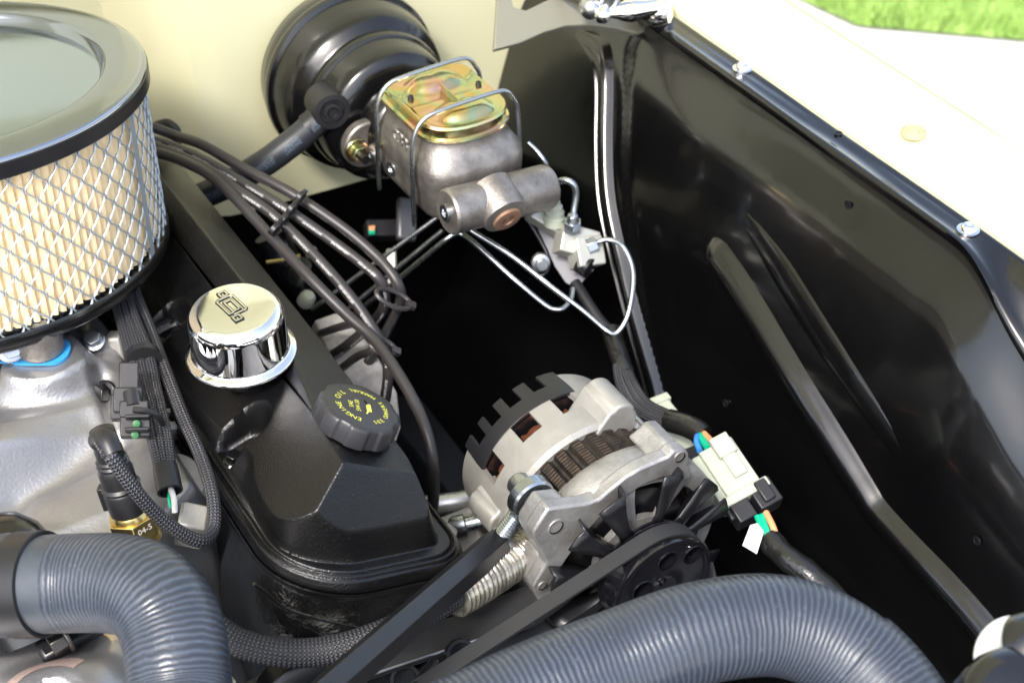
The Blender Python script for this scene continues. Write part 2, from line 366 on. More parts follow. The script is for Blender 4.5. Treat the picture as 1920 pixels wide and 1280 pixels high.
# firewall: plan outline swept in z (kink line at the recess edge)
kx = Yp(395, 200, FY).x
plan = [(-.75, FY+.10), (.10, FY+.10), (.20, FY+.098), (kx-.062, FY+.092), (kx-.022, FY+.024), (kx-.010, FY+.009), (kx+.006, FY+.002), (kx+.022, FY), (kx+.06, FY), (.7, FY), (1.02, FY)]
plan = [(Vector((a, b, 0))) for a, b in plan]
zs = [.36, .14, 0, -.10, -.13, -.16]
def fwp(i, j):
    p = plan[i]; z = zs[j]
    zb = Yp(650, 352, FY).z + (0.65-p.x)*.04
    if j == 5: z = zb-.004; return Vector((p.x, p.y+.03, z))
    if j == 4: z = zb
    return Vector((p.x, p.y, max(z, zb)))
fwm.grid(lambda i, j: fwp(i, j), len(plan), len(zs))
build('firewall', fwm, 'beige', car, ang=20)
dk = MB().box(fr((.15, FY+.2, -.45)), 1.8, .06, .78).box(fr((.15, FY+.1, -.86)), 1.8, .3, .04); build('lower_bulkhead', dk, 'void', car)  # carried down in near-black so the gap below stays dark
fl = MB().box(fr((.20, .62, -.62)), 1.9, 1.75, .02); build('dark_floor_sheet', fl, 'void', car)  # added near-black sheet that stands for the dark depth of the bay
lw = MB().box(fr((-.62, .55, -.2)), .03, 1.5, .5); build('inner_fender', lw, 'inner_black', car)
rs = MB().box(fr((.1, -.16, -.36)), 1.4, .04, .46); build('radiator_support', rs, 'satin_black', car, bev=.004)
# frame rail in the dark under the alternator side
build('frame_rail', MB().box(fr((.60, .6, -.50)), .09, 1.3, .14), 'satin_black', car, bev=.01)

# fender top with its rolled inner lip
ZF = .05
sect = [(.842, -.02), (.8395, .02), (.8385, .036), (.8390, .0425), (.8412, .0465), (.846, .0495), (.88, ZF+.010), (.90, ZF+.010), (.925, ZF+.006), (.945, ZF-.006), (.955, ZF-.03), (.96, ZF-.08), (.962, ZF-.13), (.963, -.5)]
ysf = [-.3+.1*i for i in range(19)]
fe = MB().grid(lambda i, j: Vector((sect[i][0]+.010*sstep(.75, .4, ysf[j])*0, ysf[j], sect[i][1])), len(sect), len(ysf))
build('fender', fe, 'beige', car, ang=60)
plug = Zp(1713, 247, ZF+.010)
mb = MB().lathe(fr(plug+Vector((0, 0, -.001))), [(.0108, -.001), (.0105, .0012), (.0098, .0026), (.0088, .0030), (.0082, .0018), (.0050, .0016), (.0042, .0028), (.002, .0030)], 32)
build('rubber_plug', mb, 'plug_old', car)

# inner fender: cross-section down the panel, swept along Y, with pressed ribs
def inner_x(y, s):          # s = 0 at flange, grows downwards (metres)
    return .792 - .02*s
PN, PP = (1, 0, -.12), (.80, 0, .04)
def seg_d(y, z, A, B):
    A = Vector(A); B = Vector(B); p = Vector((y, z)); t = max(0, min(1, (p-A).dot(B-A)/(B-A).length_squared)); return (p-(A+(B-A)*t)).length, t
def lean_x(z):
    a = .80-.40*(.04-z); b = .7347-.10*(-.12-z)
    return smax(a, b, .03)
def yz(px, py):
    v = ray(px, py); lo, hi = .5/FPX, 2.4/FPX
    for _ in range(40):
        t = (lo+hi)/2; p = CP+v*t
        if p.x > lean_x(p.z): hi = t
        else: lo = t
    return (p.y, p.z)
rib1 = [yz(*p) for p in ((1128, 92), (1143, 135), (1146, 250), (1158, 360), (1180, 470), (1212, 620), (1245, 760), (1270, 880))]
rib1b = [yz(*p) for p in ((1128, 92), (1092, 60))]
rib2 = [yz(*p) for p in ((1350, 470), (1400, 545), (1470, 660), (1560, 810), (1632, 935))]
rib2b = [yz(*p) for p in ((1632, 935), (1665, 975), (1760, 1080), (1850, 1185), (1960, 1320))]
rib3 = [yz(*p) for p in ((1402, 412), (1480, 530), (1580, 690), (1680, 850))]
crease = [yz(*p) for p in ((1178, 95), (1186, 200), (1190, 330), (1215, 520), (1262, 760))]
brk_ = [yz(*p) for p in ((1835, 500), (1800, 640), (1760, 780), (1690, 900))]
def dpoly(y, z, P):
    return min(seg_d(y, z, P[i], P[i+1])[0] for i in range(len(P)-1))
def side(y, z, P):
    best = (9, 0)
    for i in range(len(P)-1):
        d_, t = seg_d(y, z, P[i], P[i+1])
        A, B = P[i], P[i+1]; cr_ = (B[0]-A[0])*(z-A[1])-(B[1]-A[1])*(y-A[0])
        if d_ < best[0]: best = (d_, cr_)
    return best
NY_, NZ_ = 300, 170
ys = np.linspace(-.25, FY-.002, NY_); zz = np.linspace(.043, -.60, NZ_)
def px_(y, z):
    x = lean_x(z)+.010*sstep(-.015, .035, z)
    x -= .006*math.exp(-((y-1.0)**2/.02+(z+.10)**2/.006))
    x += .005*noise.noise(Vector((y*5, z*6, 1.3)))
    # rear part beyond the crease stands a little inboard
    yc = CREASE(z); x -= .005*sstep(0, .010, y-yc)
    # wheel-house bulge towards the front
    x -= .12*sstep(-.24, -.52, z)
    return x
def interp_line(L_):
    L_ = sorted(L_, key=lambda p: p[1]); Z_ = [p[1] for p in L_]; Y_ = [p[0] for p in L_]
    return lambda z: float(np.interp(z, Z_, Y_))
BULGE = [yz(*p) for p in ((1800, 430), (1822, 480), (1832, 560), (1845, 640), (1872, 700), (1925, 748), (2080, 830), (2400, 1000))]
BSGN = 1 if side(*yz(1900, 600), BULGE)[1] > 0 else -1
CREASE = interp_line(crease); BRK = interp_line([yz(*p) for p in ((1822, 470), (1800, 640), (1760, 780), (1690, 900))])
def drop(y): return .075*sstep(.685, .50, y)
def panel(i, j):
    y, z = ys[i], zz[j]; d_ = drop(y); k = sstep(-.22, .04, z)
    return Vector((px_(y, z)-.012*sstep(.69, .60, y)*k, y, z-d_*k))
pn = MB().grid(panel, NY_, NZ_); build('inner_fender', pn, 'inner_black', car, ang=60)
def rib(pts, w_, h_, name='pressed_rib', depth=0, prof=None, taper=(.15, .15), m='inner_black'):
    P2 = smooth_path([Vector((y, z, 0)) for y, z in pts], .006); n0 = len(P2); prof = prof or [(-1.25, -.03), (-1, .0), (-.86, .25), (-.66, .72), (-.4, .95), (0, 1), (.4, .95), (.66, .72), (.86, .25), (1, .0), (1.25, -.03)]
    vs = []
    for i, p in enumerate(P2):
        t = (P2[min(i+1, n0-1)]-P2[max(i-1, 0)]).normalized(); nn = Vector((-t.y, t.x, 0)); f = i/(n0-1)
        k = min(1, f/taper[0] if taper[0] else 1, (1-f)/taper[1] if taper[1] else 1); k = math.sin(PI/2*k)
        for (u, h) in prof:
            q = p+nn*w_*u*(.4+.6*k); vs.append(Vector((px_(q.x, q.y)-h*h_*k-.0008*(abs(u) < 1.1)+.0015*(abs(u) > 1.1), q.x, q.y)))
    q_ = len(prof); mb = MB().add(vs, [(i*q_+j, i*q_+j+1, (i+1)*q_+j+1, (i+1)*q_+j) for i in range(n0-1) for j in range(q_-1)])
    return build(name, mb, m, car, ang=80)
vee = [(-1.2, -.03), (-1, .1), (-.9, .8), (-.8, .95), (-.68, .7), (-.5, .5), (0, .42), (.5, .5), (.68, .7), (.8, .95), (.9, .8), (1, .1), (1.2, -.03)]
RND = [(-1.25, -.05), (-1.02, -.01), (-.93, .20), (-.80, .45), (-.6, .72), (-.35, .93), (0, 1), (.35, .93), (.6, .72), (.80, .45), (.93, .20), (1.02, -.01), (1.25, -.05)]
DBL = [(-1.25, -.05), (-1.02, .05), (-.95, .75), (-.84, .9), (-.72, .62), (-.58, .55), (-.4, .82), (-.2, .97), (0, 1), (.2, .97), (.4, .82), (.58, .55), (.72, .62), (.84, .9), (.95, .75), (1.02, .05), (1.25, -.05)]
rib([yz(*p) for p in ((1085, 62), (1108, 74), (1130, 94), (1141, 126), (1144, 170), (1147, 250), (1158, 360), (1180, 470), (1212, 620), (1245, 760), (1270, 880))], .0086, .0078, taper=(.1, .05), prof=DBL)
rib([yz(*p) for p in ((1338, 452), (1350, 470), (1400, 545), (1470, 660), (1560, 810), (1625, 922), (1655, 968), (1760, 1085), (1850, 1190), (1960, 1325))], .0125, .0118, taper=(.04, .02), prof=RND)
rib([yz(*p) for p in ((1400, 408), (1440, 466), (1520, 590), (1600, 715), (1700, 870), (1760, 960))], .0110, .0016, taper=(.3, .6), prof=RND)
# flange: channel with raised lips and screws
xs_f = [(.8035, .0400), (.7998, .0455), (.8000, .0500), (.8030, .0515), (.8065, .0498), (.8095, .0480), (.8140, .0480), (.8180, .0480), (.8210, .0480), (.8240, .0480), (.8262, .0490), (.8285, .0480), (.8305, .0430), (.8320, .036), (.8360, .034), (.8385, .036)]
yf = np.linspace(-.25, FY, 200)
def flange(i, j):
    x, z = xs_f[i]; y = yf[j]
    wv = .0012*noise.noise(Vector((y*9, i*.7, 4)))
    dw = (1, 1, 1, .97, .90, .80, .62, .42, .26, .12, .05, .02)
    if i < 12: z -= drop(y)*dw[i]; x -= .012*sstep(.69, .60, y)*dw[i]
    return Vector((x, y, z+wv))
build('fender_flange', MB().grid(flange, len(xs_f), len(yf)), 'inner_black', car, ang=70)
for (px, py) in ((1392, 130), (1815, 432)):
    p = Zp(px, py, .0485); mb = MB()
    F = fr(p, (0, 0, 1)); mb.lathe(F, [(.0088, 0), (.0088, .0012), (.0062, .0016), (.0060, .0034), (.0045, .0052), (.0016, .0056), (.0010, .0045)], 28)
    build('flange_screw', mb, 'chrome', car)
for (px, py) in ((1572, 250),):
    p = Zp(px, py, .0492); build('flange_hole', MB().lathe(fr(p), [(.0035, -.0005), (.0035, .0004), (.0022, .0004), (.0020, -.001)], 20), 'satin_black', car)
for (px, py) in ((1362, 755), (1830, 1014), (1578, 388)):
    y_, z_ = yz(px, py); p = Vector((px_(y_, z_), y_, z_)); c = MB().lathe(fr(p+Vector((-.0012, 0, 0)), (-1, 0, .12)), [(.0036, 0), (.0036, .0008), (.0028, .0010), (.0026, 0)], 20); build('drain_hole_rim', c, 'satin_black', car)
# rear seal strip where the panel meets the firewall
st = [Yp(px, py, FY-.006) for px, py in ((1084, 22), (1062, 62), (1022, 112), (985, 155), (960, 190), (940, 260), (930, 330))]
build('panel_seal', MB().tube(smooth_path(st, .006), .009, 10), 'rubber', car)
wedge = MB().add([Vector((.80, FY-.004, .06)), *[p+Vector((0, 0, 0)) for p in st], Vector((.60, FY-.004, -.5)), Vector((.95, FY-.004, -.5)), Vector((.95, FY-.004, .06))],
                 [tuple(range(0, len(st)+4))])
build('corner_closing_panel', wedge, 'inner_black', car, ang=30)

# open hood, hinged at the cowl behind the firewall
ha = math.radians(57); hl = 1.25; hy, hz = 1.46, .15
hd = MB().box(fr((.16, hy-math.cos(ha)*hl/2, hz+math.sin(ha)*hl/2), (0, math.sin(ha), math.cos(ha)), (1, 0, 0)), 1.40, hl, .012)
build('hood', hd, 'beige', car, bev=.004)
hr = MB()
for dx in (-.5, .12, .74):
    hr.box(fr((dx, hy-math.cos(ha)*hl/2-math.sin(ha)*.02, hz+math.sin(ha)*hl/2-math.cos(ha)*.02), (0, math.sin(ha), math.cos(ha)), (1, 0, 0)), .07, hl*.9, .03)
for k in (-.48, .0, .48):
    hr.box(fr((.12, hy-math.cos(ha)*(hl/2+k*hl*.93)-math.sin(ha)*.02, hz+math.sin(ha)*(hl/2+k*hl*.93)-math.cos(ha)*.02), (0, math.sin(ha), math.cos(ha)), (1, 0, 0)), 1.3, .06, .028)
build('hood_brace', hr, 'beige', car, bev=.006)
build('cowl', MB().box(fr((.12, 1.44, .21)), 1.5, .2, .12), 'beige', car, bev=.01)
#@@AIR
# ================================================================== AIR CLEANER
n_ = Vector((.042, .11, 1)).normalized(); ac0 = Vector((.159, 1.142, .149)); AF = fr(ac0, n_, (1, 0, 0)); H = .144
ac = thing('air_cleaner', ac0-n_*H, 'large round air cleaner with silver lid, tan pleated filter and wire mesh', 'air cleaner')
lid = [(.0005, -.0035), (.07, -.0045), (.12, -.0062), (.1335, -.0072), (.1350, -.0060), (.1372, -.0015), (.1385, .0010), (.1400, .0019), (.142, .0020), (.155, .0016), (.164, .0010), (.1680, .0003), (.1692, -.0010), (.1696, -.0035)]
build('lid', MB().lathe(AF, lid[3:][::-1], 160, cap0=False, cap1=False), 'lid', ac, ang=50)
M['lid_in'] = mat('lid_centre_sky_tint', (.40, .46, .56), .13, 1, rvar=.06, var_scale=8, bump=[(5, .06, .004)])  # bluer and lighter than the lid: sky reflection put into the colour
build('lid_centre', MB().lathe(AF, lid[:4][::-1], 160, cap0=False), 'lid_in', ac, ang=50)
rim = [(.1692, -.0030), (.1704, -.0042), (.1706, -.0150), (.1694, -.0162), (.1660, -.0162), (.150, -.015)]
build('lid_rim', MB().lathe(AF, rim, 160, cap0=False, cap1=False), 'satin_black', ac, ang=40)
hs, rp, pt_ = -.0155, .1615, .0075
def pleat(i, j):
    t = 2*PI*i/420; r = rp - (0 if i % 3 == 0 else .0034 if i % 3 == 1 else .0010); 
    r += .0012*noise.noise(Vector((i*.31, j*.5, 2)))
    z = hs + (-H+.007-hs)*j/6
    return AF @ Vector((r*math.cos(t), r*math.sin(t), z))
build('filter_paper', MB().grid(pleat, 420, 7, True), 'paper', ac, ang=25)
NC = 110; R0 = .1655; rows = 6; h0, h1 = hs, -H+.004
wm = MB()
for k in range(NC):
    th0 = 2*PI*k/NC; A = 2*PI/NC*.5*.93; P = []
    for q in range(rows*8+1):
        ph = q/8*2*PI; tri = math.sin(ph)+.12*math.sin(3*ph)*-1; tri = max(-.92, min(.92, tri*1.05))
        sgn = 1 if k % 2 == 0 else -1
        t = th0+sgn*A*tri; rr = R0+.0004*math.cos(ph*2)
        P.append(AF @ Vector((rr*math.cos(t), rr*math.sin(t), h0+(h1-h0)*q/(rows*8))))
    wm.tube(P, lambda f, l: (.00078)+.00042*abs(math.sin(f*rows*2*PI)), 5, False, flat=.8, up=AF.to_3x3() @ Vector((math.cos(th0), math.sin(th0), 0)))
build('wire_mesh', wm, 'mesh', ac, ang=80)
sm = MB(); 
def spx(p): v = Vector(p)-CP; k = FPX/v.dot(FW); return 960+v.dot(RT)*k
t0 = min((abs(spx(AF @ Vector((R0*math.cos(t), R0*math.sin(t), -.06)))-258), t) for t in np.linspace(-1.6, .35, 300))[1]
sm.grid(lambda i, j: AF @ Vector(((R0+.0012)*math.cos(t0+(i-3)*.008), (R0+.0012)*math.sin(t0+(i-3)*.008), h0+(h1-h0)*j/20)), 7, 21)
build('mesh_seam', sm, 'mesh', ac)
base = [(.150, -H+.010), (.1590, -H+.0075), (.1600, -H+.0045), (.1645, -H+.0045), (.1672, -H+.0068), (.1682, -H+.0052), (.1682, -H-.0040), (.1670, -H-.0062), (.163, -H-.008), (.12, -H-.014), (.09, -H-.022)]
build('base_tray', MB().lathe(AF, base, 160, cap0=False), 'black_gloss', ac, ang=40)
build('inner_drum', MB().lathe(AF, [(.145, -.016), (.145, -H+.006)], 64, False, False), 'satin_black', ac)

# carburettor under the air cleaner: body, stud, blue gasket
cb = thing('carburetor', Zp(40, 690, -.01), 'grey carburetor corner on a bright blue gasket, under the air cleaner', 'carburetor')
pc = Zp(80, 650, .006)
build('gasket', MB().prism(fr((pc.x-.002, pc.y+.008, -.0035), (0, 0, 1), (.85, -.5, 0)), rrect(.046, .030, .012), -.0012, .0012).prism(fr((pc.x-.03, pc.y+.045, -.0035), (0, 0, 1), (.85, -.5, 0)), rrect(.07, .06, .01), -.0013, .0010), 'blue', cb)
build('body', MB().lathe(fr((pc.x, pc.y+.008, -.0022)), [(.0175, 0), (.0175, .022), (.016, .026)], 32).box(fr((pc.x-.035, pc.y+.06, .02), (0, 0, 1), (.85, -.5, 0)), .07, .07, .05), 'dark_alu' if 'dark_alu' in M else 'iron', cb, bev=.002)
build('nut', MB().lathe(fr((pc.x, pc.y+.008, .024)), [(.0125, 0), (.0125, .003), (.010, .0045)], 32).prism(fr((pc.x, pc.y+.008, .028)), hexpoly(.008), 0, .008), 'zinc', cb, bev=.0005)
p = Zp(20, 652, .006)
hexbolt('screw', p, (-.1, -.75, .55), 'zinc', cb, r=.0085, h=.005)
#@@INTAKE
# ================================================================== INTAKE MANIFOLD (cast aluminium)
im = thing('intake_manifold', (.1, .95, -.06), 'rough cast aluminium intake manifold with rounded runners left of the black valve cover', 'intake manifold')
def H_int(x, y):
    # rail edge on the right follows the valve cover, runners roll towards the camera
    z = -.048
    z = smax(z, -.024-((x-.165)/.10)**2*.02-max(0, (.935-y))*.35-max(0, y-1.1)*.3, .03)
    # carburettor pad boss
    c_ = Zp(100, 690, -.006); d_ = math.hypot((x-c_.x)/1.35, y-c_.y-.015); z = smax(z, -.0052 if d_ < .024 else -.0052-(d_-.024)*2.6, .012)
    # centre runner ridge sweeping down-left
    a, b = Zp(-30, 815, -.014), Zp(235, 765, -.032)
    d_, t = seg_d2(x, y, a, b); z = smax(z, -.013-t*.018-max(0, d_-.010)*1.0, .016)
    # front runner with dished face
    a, b = Zp(-40, 905, -.035), Zp(190, 925, -.055)
    a2, b2 = Zp(30, 905, -.03), Zp(180, 830, -.045)
    d_, t = seg_d2(x, y, a2, b2); z -= .013*math.exp(-(d_/.022)**2)
    a, b = Zp(110, 960, -.045), Zp(330, 900, -.058)
    d_, t = seg_d2(x, y, a, b); z = smax(z, -.046-t*.004-max(0, d_-.020)*1.1, .015)
    # far runner humps seen right of the pad
    for (px, py, r, h) in ((168, 622, .030, -.020), (185, 705, .022, -.034), (200, 740, .018, -.042)):
        c_ = Zp(px, py, h); d_ = math.hypot(x-c_.x, (y-c_.y)*.8); z = smax(z, h-max(0, d_-r*.55)*1.3, .012)
    # groove between runners
    a, b = Zp(150, 640, -.05), Zp(235, 860, -.06)
    d_, t = seg_d2(x, y, a, b); z -= .010*math.exp(-(d_/.006)**2)
    z -= max(0, x-.228)*2.5
    z -= max(0, .790+max(0, x-.16)*.55-y)*3.0
    z += .0015*noise.noise(Vector((x*28, y*28, 3)))
    return z
def seg_d2(x, y, a, b):
    A = Vector((a.x, a.y)); B = Vector((b.x, b.y)); p = Vector((x, y)); t = max(0, min(1, (p-A).dot(B-A)/(B-A).length_squared)); return (p-(A+(B-A)*t)).length, t
nx, ny = 150, 230
xs = np.linspace(-.12, .252, nx); yy = np.linspace(.70, 1.24, ny)
build('casting', MB().grid(lambda i, j: Vector((xs[i], yy[j], H_int(xs[i], yy[j]))), nx, ny), 'alu_int', im, ang=70)
# runner web lug by the cover and machined pads
p = Zp(222, 655, -.030); build('square_lug', MB().box(fr(p+Vector((0, 0, -.004)), (0, .25, 1), (.8, -.6, 0)), .013, .016, .034), 'alu_smooth', im, bev=.002)
p = Zp(360, 985, -.052); build('square_lug', MB().box(fr(p, (.1, -.35, 1), (.8, -.55, 0)), .020, .020, .030), 'alu_smooth', im, bev=.002)
p = Zp(315, 905, -.060); build('round_lug', MB().lathe(fr(p, (.1, -.2, 1)), [(.030, -.03), (.029, 0), (.026, .003)], 40), 'alu_smooth', im)
p = Zp(318, 790, -.058); build('round_lug', MB().lathe(fr(p, (.3, -.2, 1)), [(.011, -.02), (.011, .003), (.009, .005), (.005, .005), (.005, -.003)], 28), 'alu_smooth', im)
hexbolt('bolt', Zp(178, 640, -.016), (-.3, -.4, 1), 'zinc', im, r=.0065, h=.007)
hexbolt('bolt', Zp(200, 738, -.036), (-.75, -.35, .5), 'satin_black', im, r=.0080, h=.010)
# front of the engine below the elbow hose: timing cover / pump casting
pf = Zp(92, 1312, -.045)
wp = thing('water_pump', pf+Vector((0, .03, -.06)), 'cast aluminium pump housing with round bore and pinkish stain, below the elbow hose', 'water pump')
def H_wp(x, y):
    d_ = math.hypot(x-pf.x, y-pf.y); z = -.075+.03*sstep(.09, .02, abs(y-.74))*0
    z += .032*(1-sstep(.020, .060, d_)); z -= .030*sstep(.0135, .0115, d_); z += .012*sstep(.69, .78, y)
    z += .016*math.exp(-(((x-.125)/.02)**2+((y-.705)/.05)**2)); z += .0015*noise.noise(Vector((x*30, y*30, 8)))
    return z
xs2 = np.linspace(-.08, .19, 150); yy2 = np.linspace(.58, .80, 120)
wc = build('housing', MB().grid(lambda i, j: Vector((xs2[i], yy2[j], H_wp(xs2[i], yy2[j]))), 150, 120), 'alu_int', wp, ang=70)
rg = MB().lathe(fr(pf+Vector((0, 0, -.001))), [(.0150, -.006), (.0150, .0008), (.0140, .0016), (.0128, .0008), (.0125, -.012)], 40, False, False); build('bore_ring', rg, 'brass', wp)
pw_ = Zp(62, 1200, -.05)
build('stained_patch', MB().grid(lambda i, j: (lambda t, r: Vector((pf.x+r*math.cos(t), pf.y+r*math.sin(t), H_wp(pf.x+r*math.cos(t), pf.y+r*math.sin(t))+.0006)))(math.radians(30+i*4.5), .024+.010*j/6*(1+.2*math.sin(i*.4))), 40, 7), 'pink', wp, ang=80)
hexbolt('bolt', Zp(128, 1192, -.035), RT*-.75-UP*.45-FW*.35, 'dark_steel', wp, r=.0075, h=.010)
bb = MB().box(fr(Zp(140, 1190, -.05), (-.1, -.3, 1), (.9, .1, 0)), .05, .016, .012); build('bracket', bb, 'satin_black', wp, bev=.003)
#@@COVER
# ================================================================== VALVE COVER + CYLINDER HEAD
vc = thing('valve_cover', (.33, .95, -.08), 'textured black valve cover with a sharp ridge, under the chrome breather and oil cap', 'valve cover')
XL, XR, YF_, YB = .243, .387, .698, 1.235
POCK = [(.846, .0150), (.846+.155, .0150)]
def sdrr(x, y):      # inward distance from the flange outline (rounded front corners)
    rl, rr_ = .062, .030
    def corner(cx, cy, r, sx):
        dx = (cx-x)*sx; dy = cy-y
        if dx > 0 and dy > 0: return r-math.hypot(dx, dy)
        return 9
    d_ = min(x-XL, XR-x, y-YF_, YB-y)
    return min(d_, corner(XL+rl, YF_+rl, rl, 1), corner(XR-rr_, YF_+rr_, rr_, -1))
CX, CZ = .323, .002
def cxy(y): return .310+.024*sstep(.735, .93, y)
def zbase(x): return -.058-.27*(x-XL)
def Hcov(x, y, d_):
    zb = zbase(x)
    # flange beads
    fl_ = zb+.006*sstep(0, .0022, d_)+.0035*math.exp(-((d_-.0052)/.0014)**2)+.004*sstep(.007, .0095, d_)
    cz = CZ; cx = cxy(y)
    inn = cz-(cx-x)*.62; out = cz-(x-cx)*.56
    top = smin(inn, out, .0009)
    frn = zb+.035+(y-.7195)*1.62                     # sloping front face
    top = smin(top, frn, .0009)
    lf = sstep(.31, .275, x)*sstep(.76, .82, y)
    d0 = .0115+.0052*sstep(.765, .725, y)*sstep(.25, .29, x)*sstep(.388, .372, x)
    wall = zb+.007+(d_-d0)*(5.5-3.6*lf) if d_ < .06 else 9
    b = smin(top, wall, .0010)
    # bolt pockets opening to the inner side
    for (py, hw) in POCK:
        dx = max(0, x-.281); q = math.hypot(dx, y-py) if x > .281 else abs(y-py)
        fl2 = zb+.0105+max(0, x-.266)*.55+max(0, q-hw*.78)*5.5
        b = smin(b, fl2, .0012) if q < hw*2.2 else b
    return smax(fl_, b, .0015)
NL, NP = 66, 760
def outline(off, k):
    # ray-march from the spine outwards to inward distance = off
    t = k/NP; per = [(XL, YB), (XL, YF_), (XR, YF_), (XR, YB)]
    L1 = YB-YF_; L2 = XR-XL; tot = 2*(L1+L2); s_ = t*tot
    if s_ < L1: p = (XL, YB-s_)
    elif s_ < L1+L2: p = (XL+s_-L1, YF_)
    elif s_ < 2*L1+L2: p = (XR, YF_+s_-L1-L2)
    else: p = (XR-(s_-2*L1-L2), YB)
    m_ = (XL+XR)/2; c = (m_, min(max(p[1], YF_+.085), YB-.085)); 
    lo, hi = 0., 1.
    for _ in range(18):
        q = (lo+hi)/2; x = c[0]+(p[0]-c[0])*q; y = c[1]+(p[1]-c[1])*q
        if sdrr(x, y) > off: lo = q
        else: hi = q
    return c[0]+(p[0]-c[0])*lo, c[1]+(p[1]-c[1])*lo
offs = [i*.0007 for i in range(52)]; offs += [offs[-1]+.0014*(i+1) for i in range(36)]
offs = [o for o in offs if o < .0865]
cv = MB(); vs = []
low = []
for o in offs:
    for k in range(NP):
        x, y = outline(o, k); vs.append(Vector((x, y, Hcov(x, y, o))))
# skirt under the flange
sk = [Vector((v.x, v.y, zbase(v.x)-.003)) for v in vs[:NP]]
vs = sk+vs; R_ = len(offs)+1
fs = [(j*NP+k, j*NP+(k+1) % NP, (j+1)*NP+(k+1) % NP, (j+1)*NP+k) for j in range(R_-1) for k in range(NP)]
cv.add(vs, fs); cv.add(vs[-NP:], [tuple(range(NP))])
build('cover', cv, 'cover_black', vc, ang=75)
for (py, hw) in POCK:
    o = Vector((.264, py-.004, zbase(.264)+.0105)); F = fr(o, (-.27*0+.1, -.1, 1))
    mb = MB().lathe(F, [(.0085, 0), (.0085, .0015), (.0068, .0030), (.0062, .0036)], 28).prism(F, hexpoly(.0058), .002, .0095)
    build('cover_bolt', mb, 'black_gloss', vc, bev=.0006)
# gasket line and head casting
gk = MB(); 
def hd_pt(i, j):
    off, z = [(-.001, .0), (-.002, -.003), (-.0005, -.004), (-.003, -.012), (-.007, -.035), (-.012, -.07), (-.010, -.12), (-.002, -.20), (.0, -.30)][j]
    x, y = outline(0, i*4); c = Vector((x-.33, y-(YF_+.085) if y < YF_+.085 else 0, 0))
    u_ = c.normalized() if c.length > 0 else c
    bulge = 0
    if j >= 4: bulge = .012*math.exp(-((x-.262)/.03)**2)*(1 if y < .80 else 0)*(1 if j < 7 else .3)
    p = Vector((x, y, zbase(x)-.0035+z)) - u_*(off) + u_*bulge + Vector((.0, -.0, 0))
    p += u_*.003*noise.noise(Vector((x*25, y*25, z*30)))*(j > 2)
    return p
ch = thing('cylinder_head', (.33, .95, -.2), 'glossy black painted cast cylinder head below the valve cover, with a raised casting seam', 'cylinder head')
build('casting', MB().grid(hd_pt, NP//4, 9, True), 'head_black', ch, ang=80, sub=1)
seam = [Zp(448, 1078, -.125), Dp(470, 1095, 1.12), Dp(530, 1140, 1.125), Dp(600, 1160, 1.13), Dp(690, 1180, 1.14)]
def on_head(px, py, off=.0035):
    return Yp(px, py, YF_-.0105-off)
build('casting_seam', MB().tube(smooth_path([on_head(*q) for q in ((476, 1094), (500, 1112), (532, 1138), (600, 1160), (690, 1180))], .004), .0013, 6), 'head_black', ch)

# ================================================================== BREATHER (chrome)
br = thing('breather_cap', (.300, .918, -.004), 'round chrome crankcase breather with stamped emblem on top, on the black valve cover', 'breather')
BF = fr((.2985, .893, .000), (-.02, .0, 1), (.86, -.51, 0))
build('shell', MB().lathe(BF, [(.0400, .0005), (.0412, .0012), (.0415, .0028), (.0405, .0042), (.0372, .0050), (.0362, .0058), (.0358, .0075), (.0356, .0330), (.0350, .0370), (.0330, .0405), (.0306, .0426), (.0288, .0434), (.0270, .0436)], 128, True, False), 'chrome', br, ang=50)
build('top_disc', MB().lathe(BF, [(.0270, .0436), (.022, .0441), (.012, .0446), (.004, .0448)], 128, False, True), 'chrome_satin', br, ang=50)
build('grommet', MB().lathe(BF, [(.018, -.022), (.018, .0008)], 32), 'rubber', br)
# emblem: blocky outline with a square block above and below
EF = BF @ Matrix.Translation((-.002, .001, .0444)) @ Matrix.Rotation(math.radians(-52), 4, 'Z')
em = MB()
def strip(pts, w_=.0014, h_=.0011):
    for a, b in zip(pts, pts[1:]):
        a = Vector((*a, 0)); b = Vector((*b, 0)); d_ = b-a; F = EF @ Matrix.Translation((a+b)/2) @ Matrix.Rotation(math.atan2(d_.y, d_.x), 4, 'Z')
        em.box(F, d_.length+w_, w_, h_*2)
s = .00118
strip([(9*s, -3*s), (9*s, 4.5*s), (8*s, 5.5*s), (-8*s, 5.5*s), (-9.2*s, 4*s), (-9.2*s, -4*s), (-8*s, -5.5*s), (7*s, -5.5*s)])
strip([(-5*s, 2.4*s), (6*s, 2.4*s), (6*s, -2.0*s)]); strip([(-5*s, 2.4*s), (-5*s, -2.4*s), (7*s, -2.4*s)]); strip([(7*s, -5.5*s), (7*s, -2.4*s)])
for cx, cy in ((-13*s, 1.5*s), (13*s, -3.5*s)):
    strip([(cx-2.2*s, cy-2.2*s), (cx+2.2*s, cy-2.2*s), (cx+2.2*s, cy+2.2*s), (cx-2.2*s, cy+2.2*s), (cx-2.2*s, cy-2.2*s)])
    em.box(EF @ Matrix.Translation((cx, cy, 0)), .002, .0018, .001)
build('emblem', em, 'chrome_satin', br, bev=.0002)
em2 = MB().add([v-BF.to_3x3() @ Vector((0, 0, .0005)) for v in em.v], em.f); c_ = EF.translation
em2.v = [c_+(v-c_) for v in em2.v]
M['shade'] = mat('emblem_edge_shade', (.05, .048, .04), .3, .8)  # dark edges round the raised strokes, shading put into the colour
eo = build('emblem_edge_shade', em2, 'shade', br); q_ = eo.modifiers.new('grow', 'SOLIDIFY'); q_.thickness = .0007; q_.offset = 1

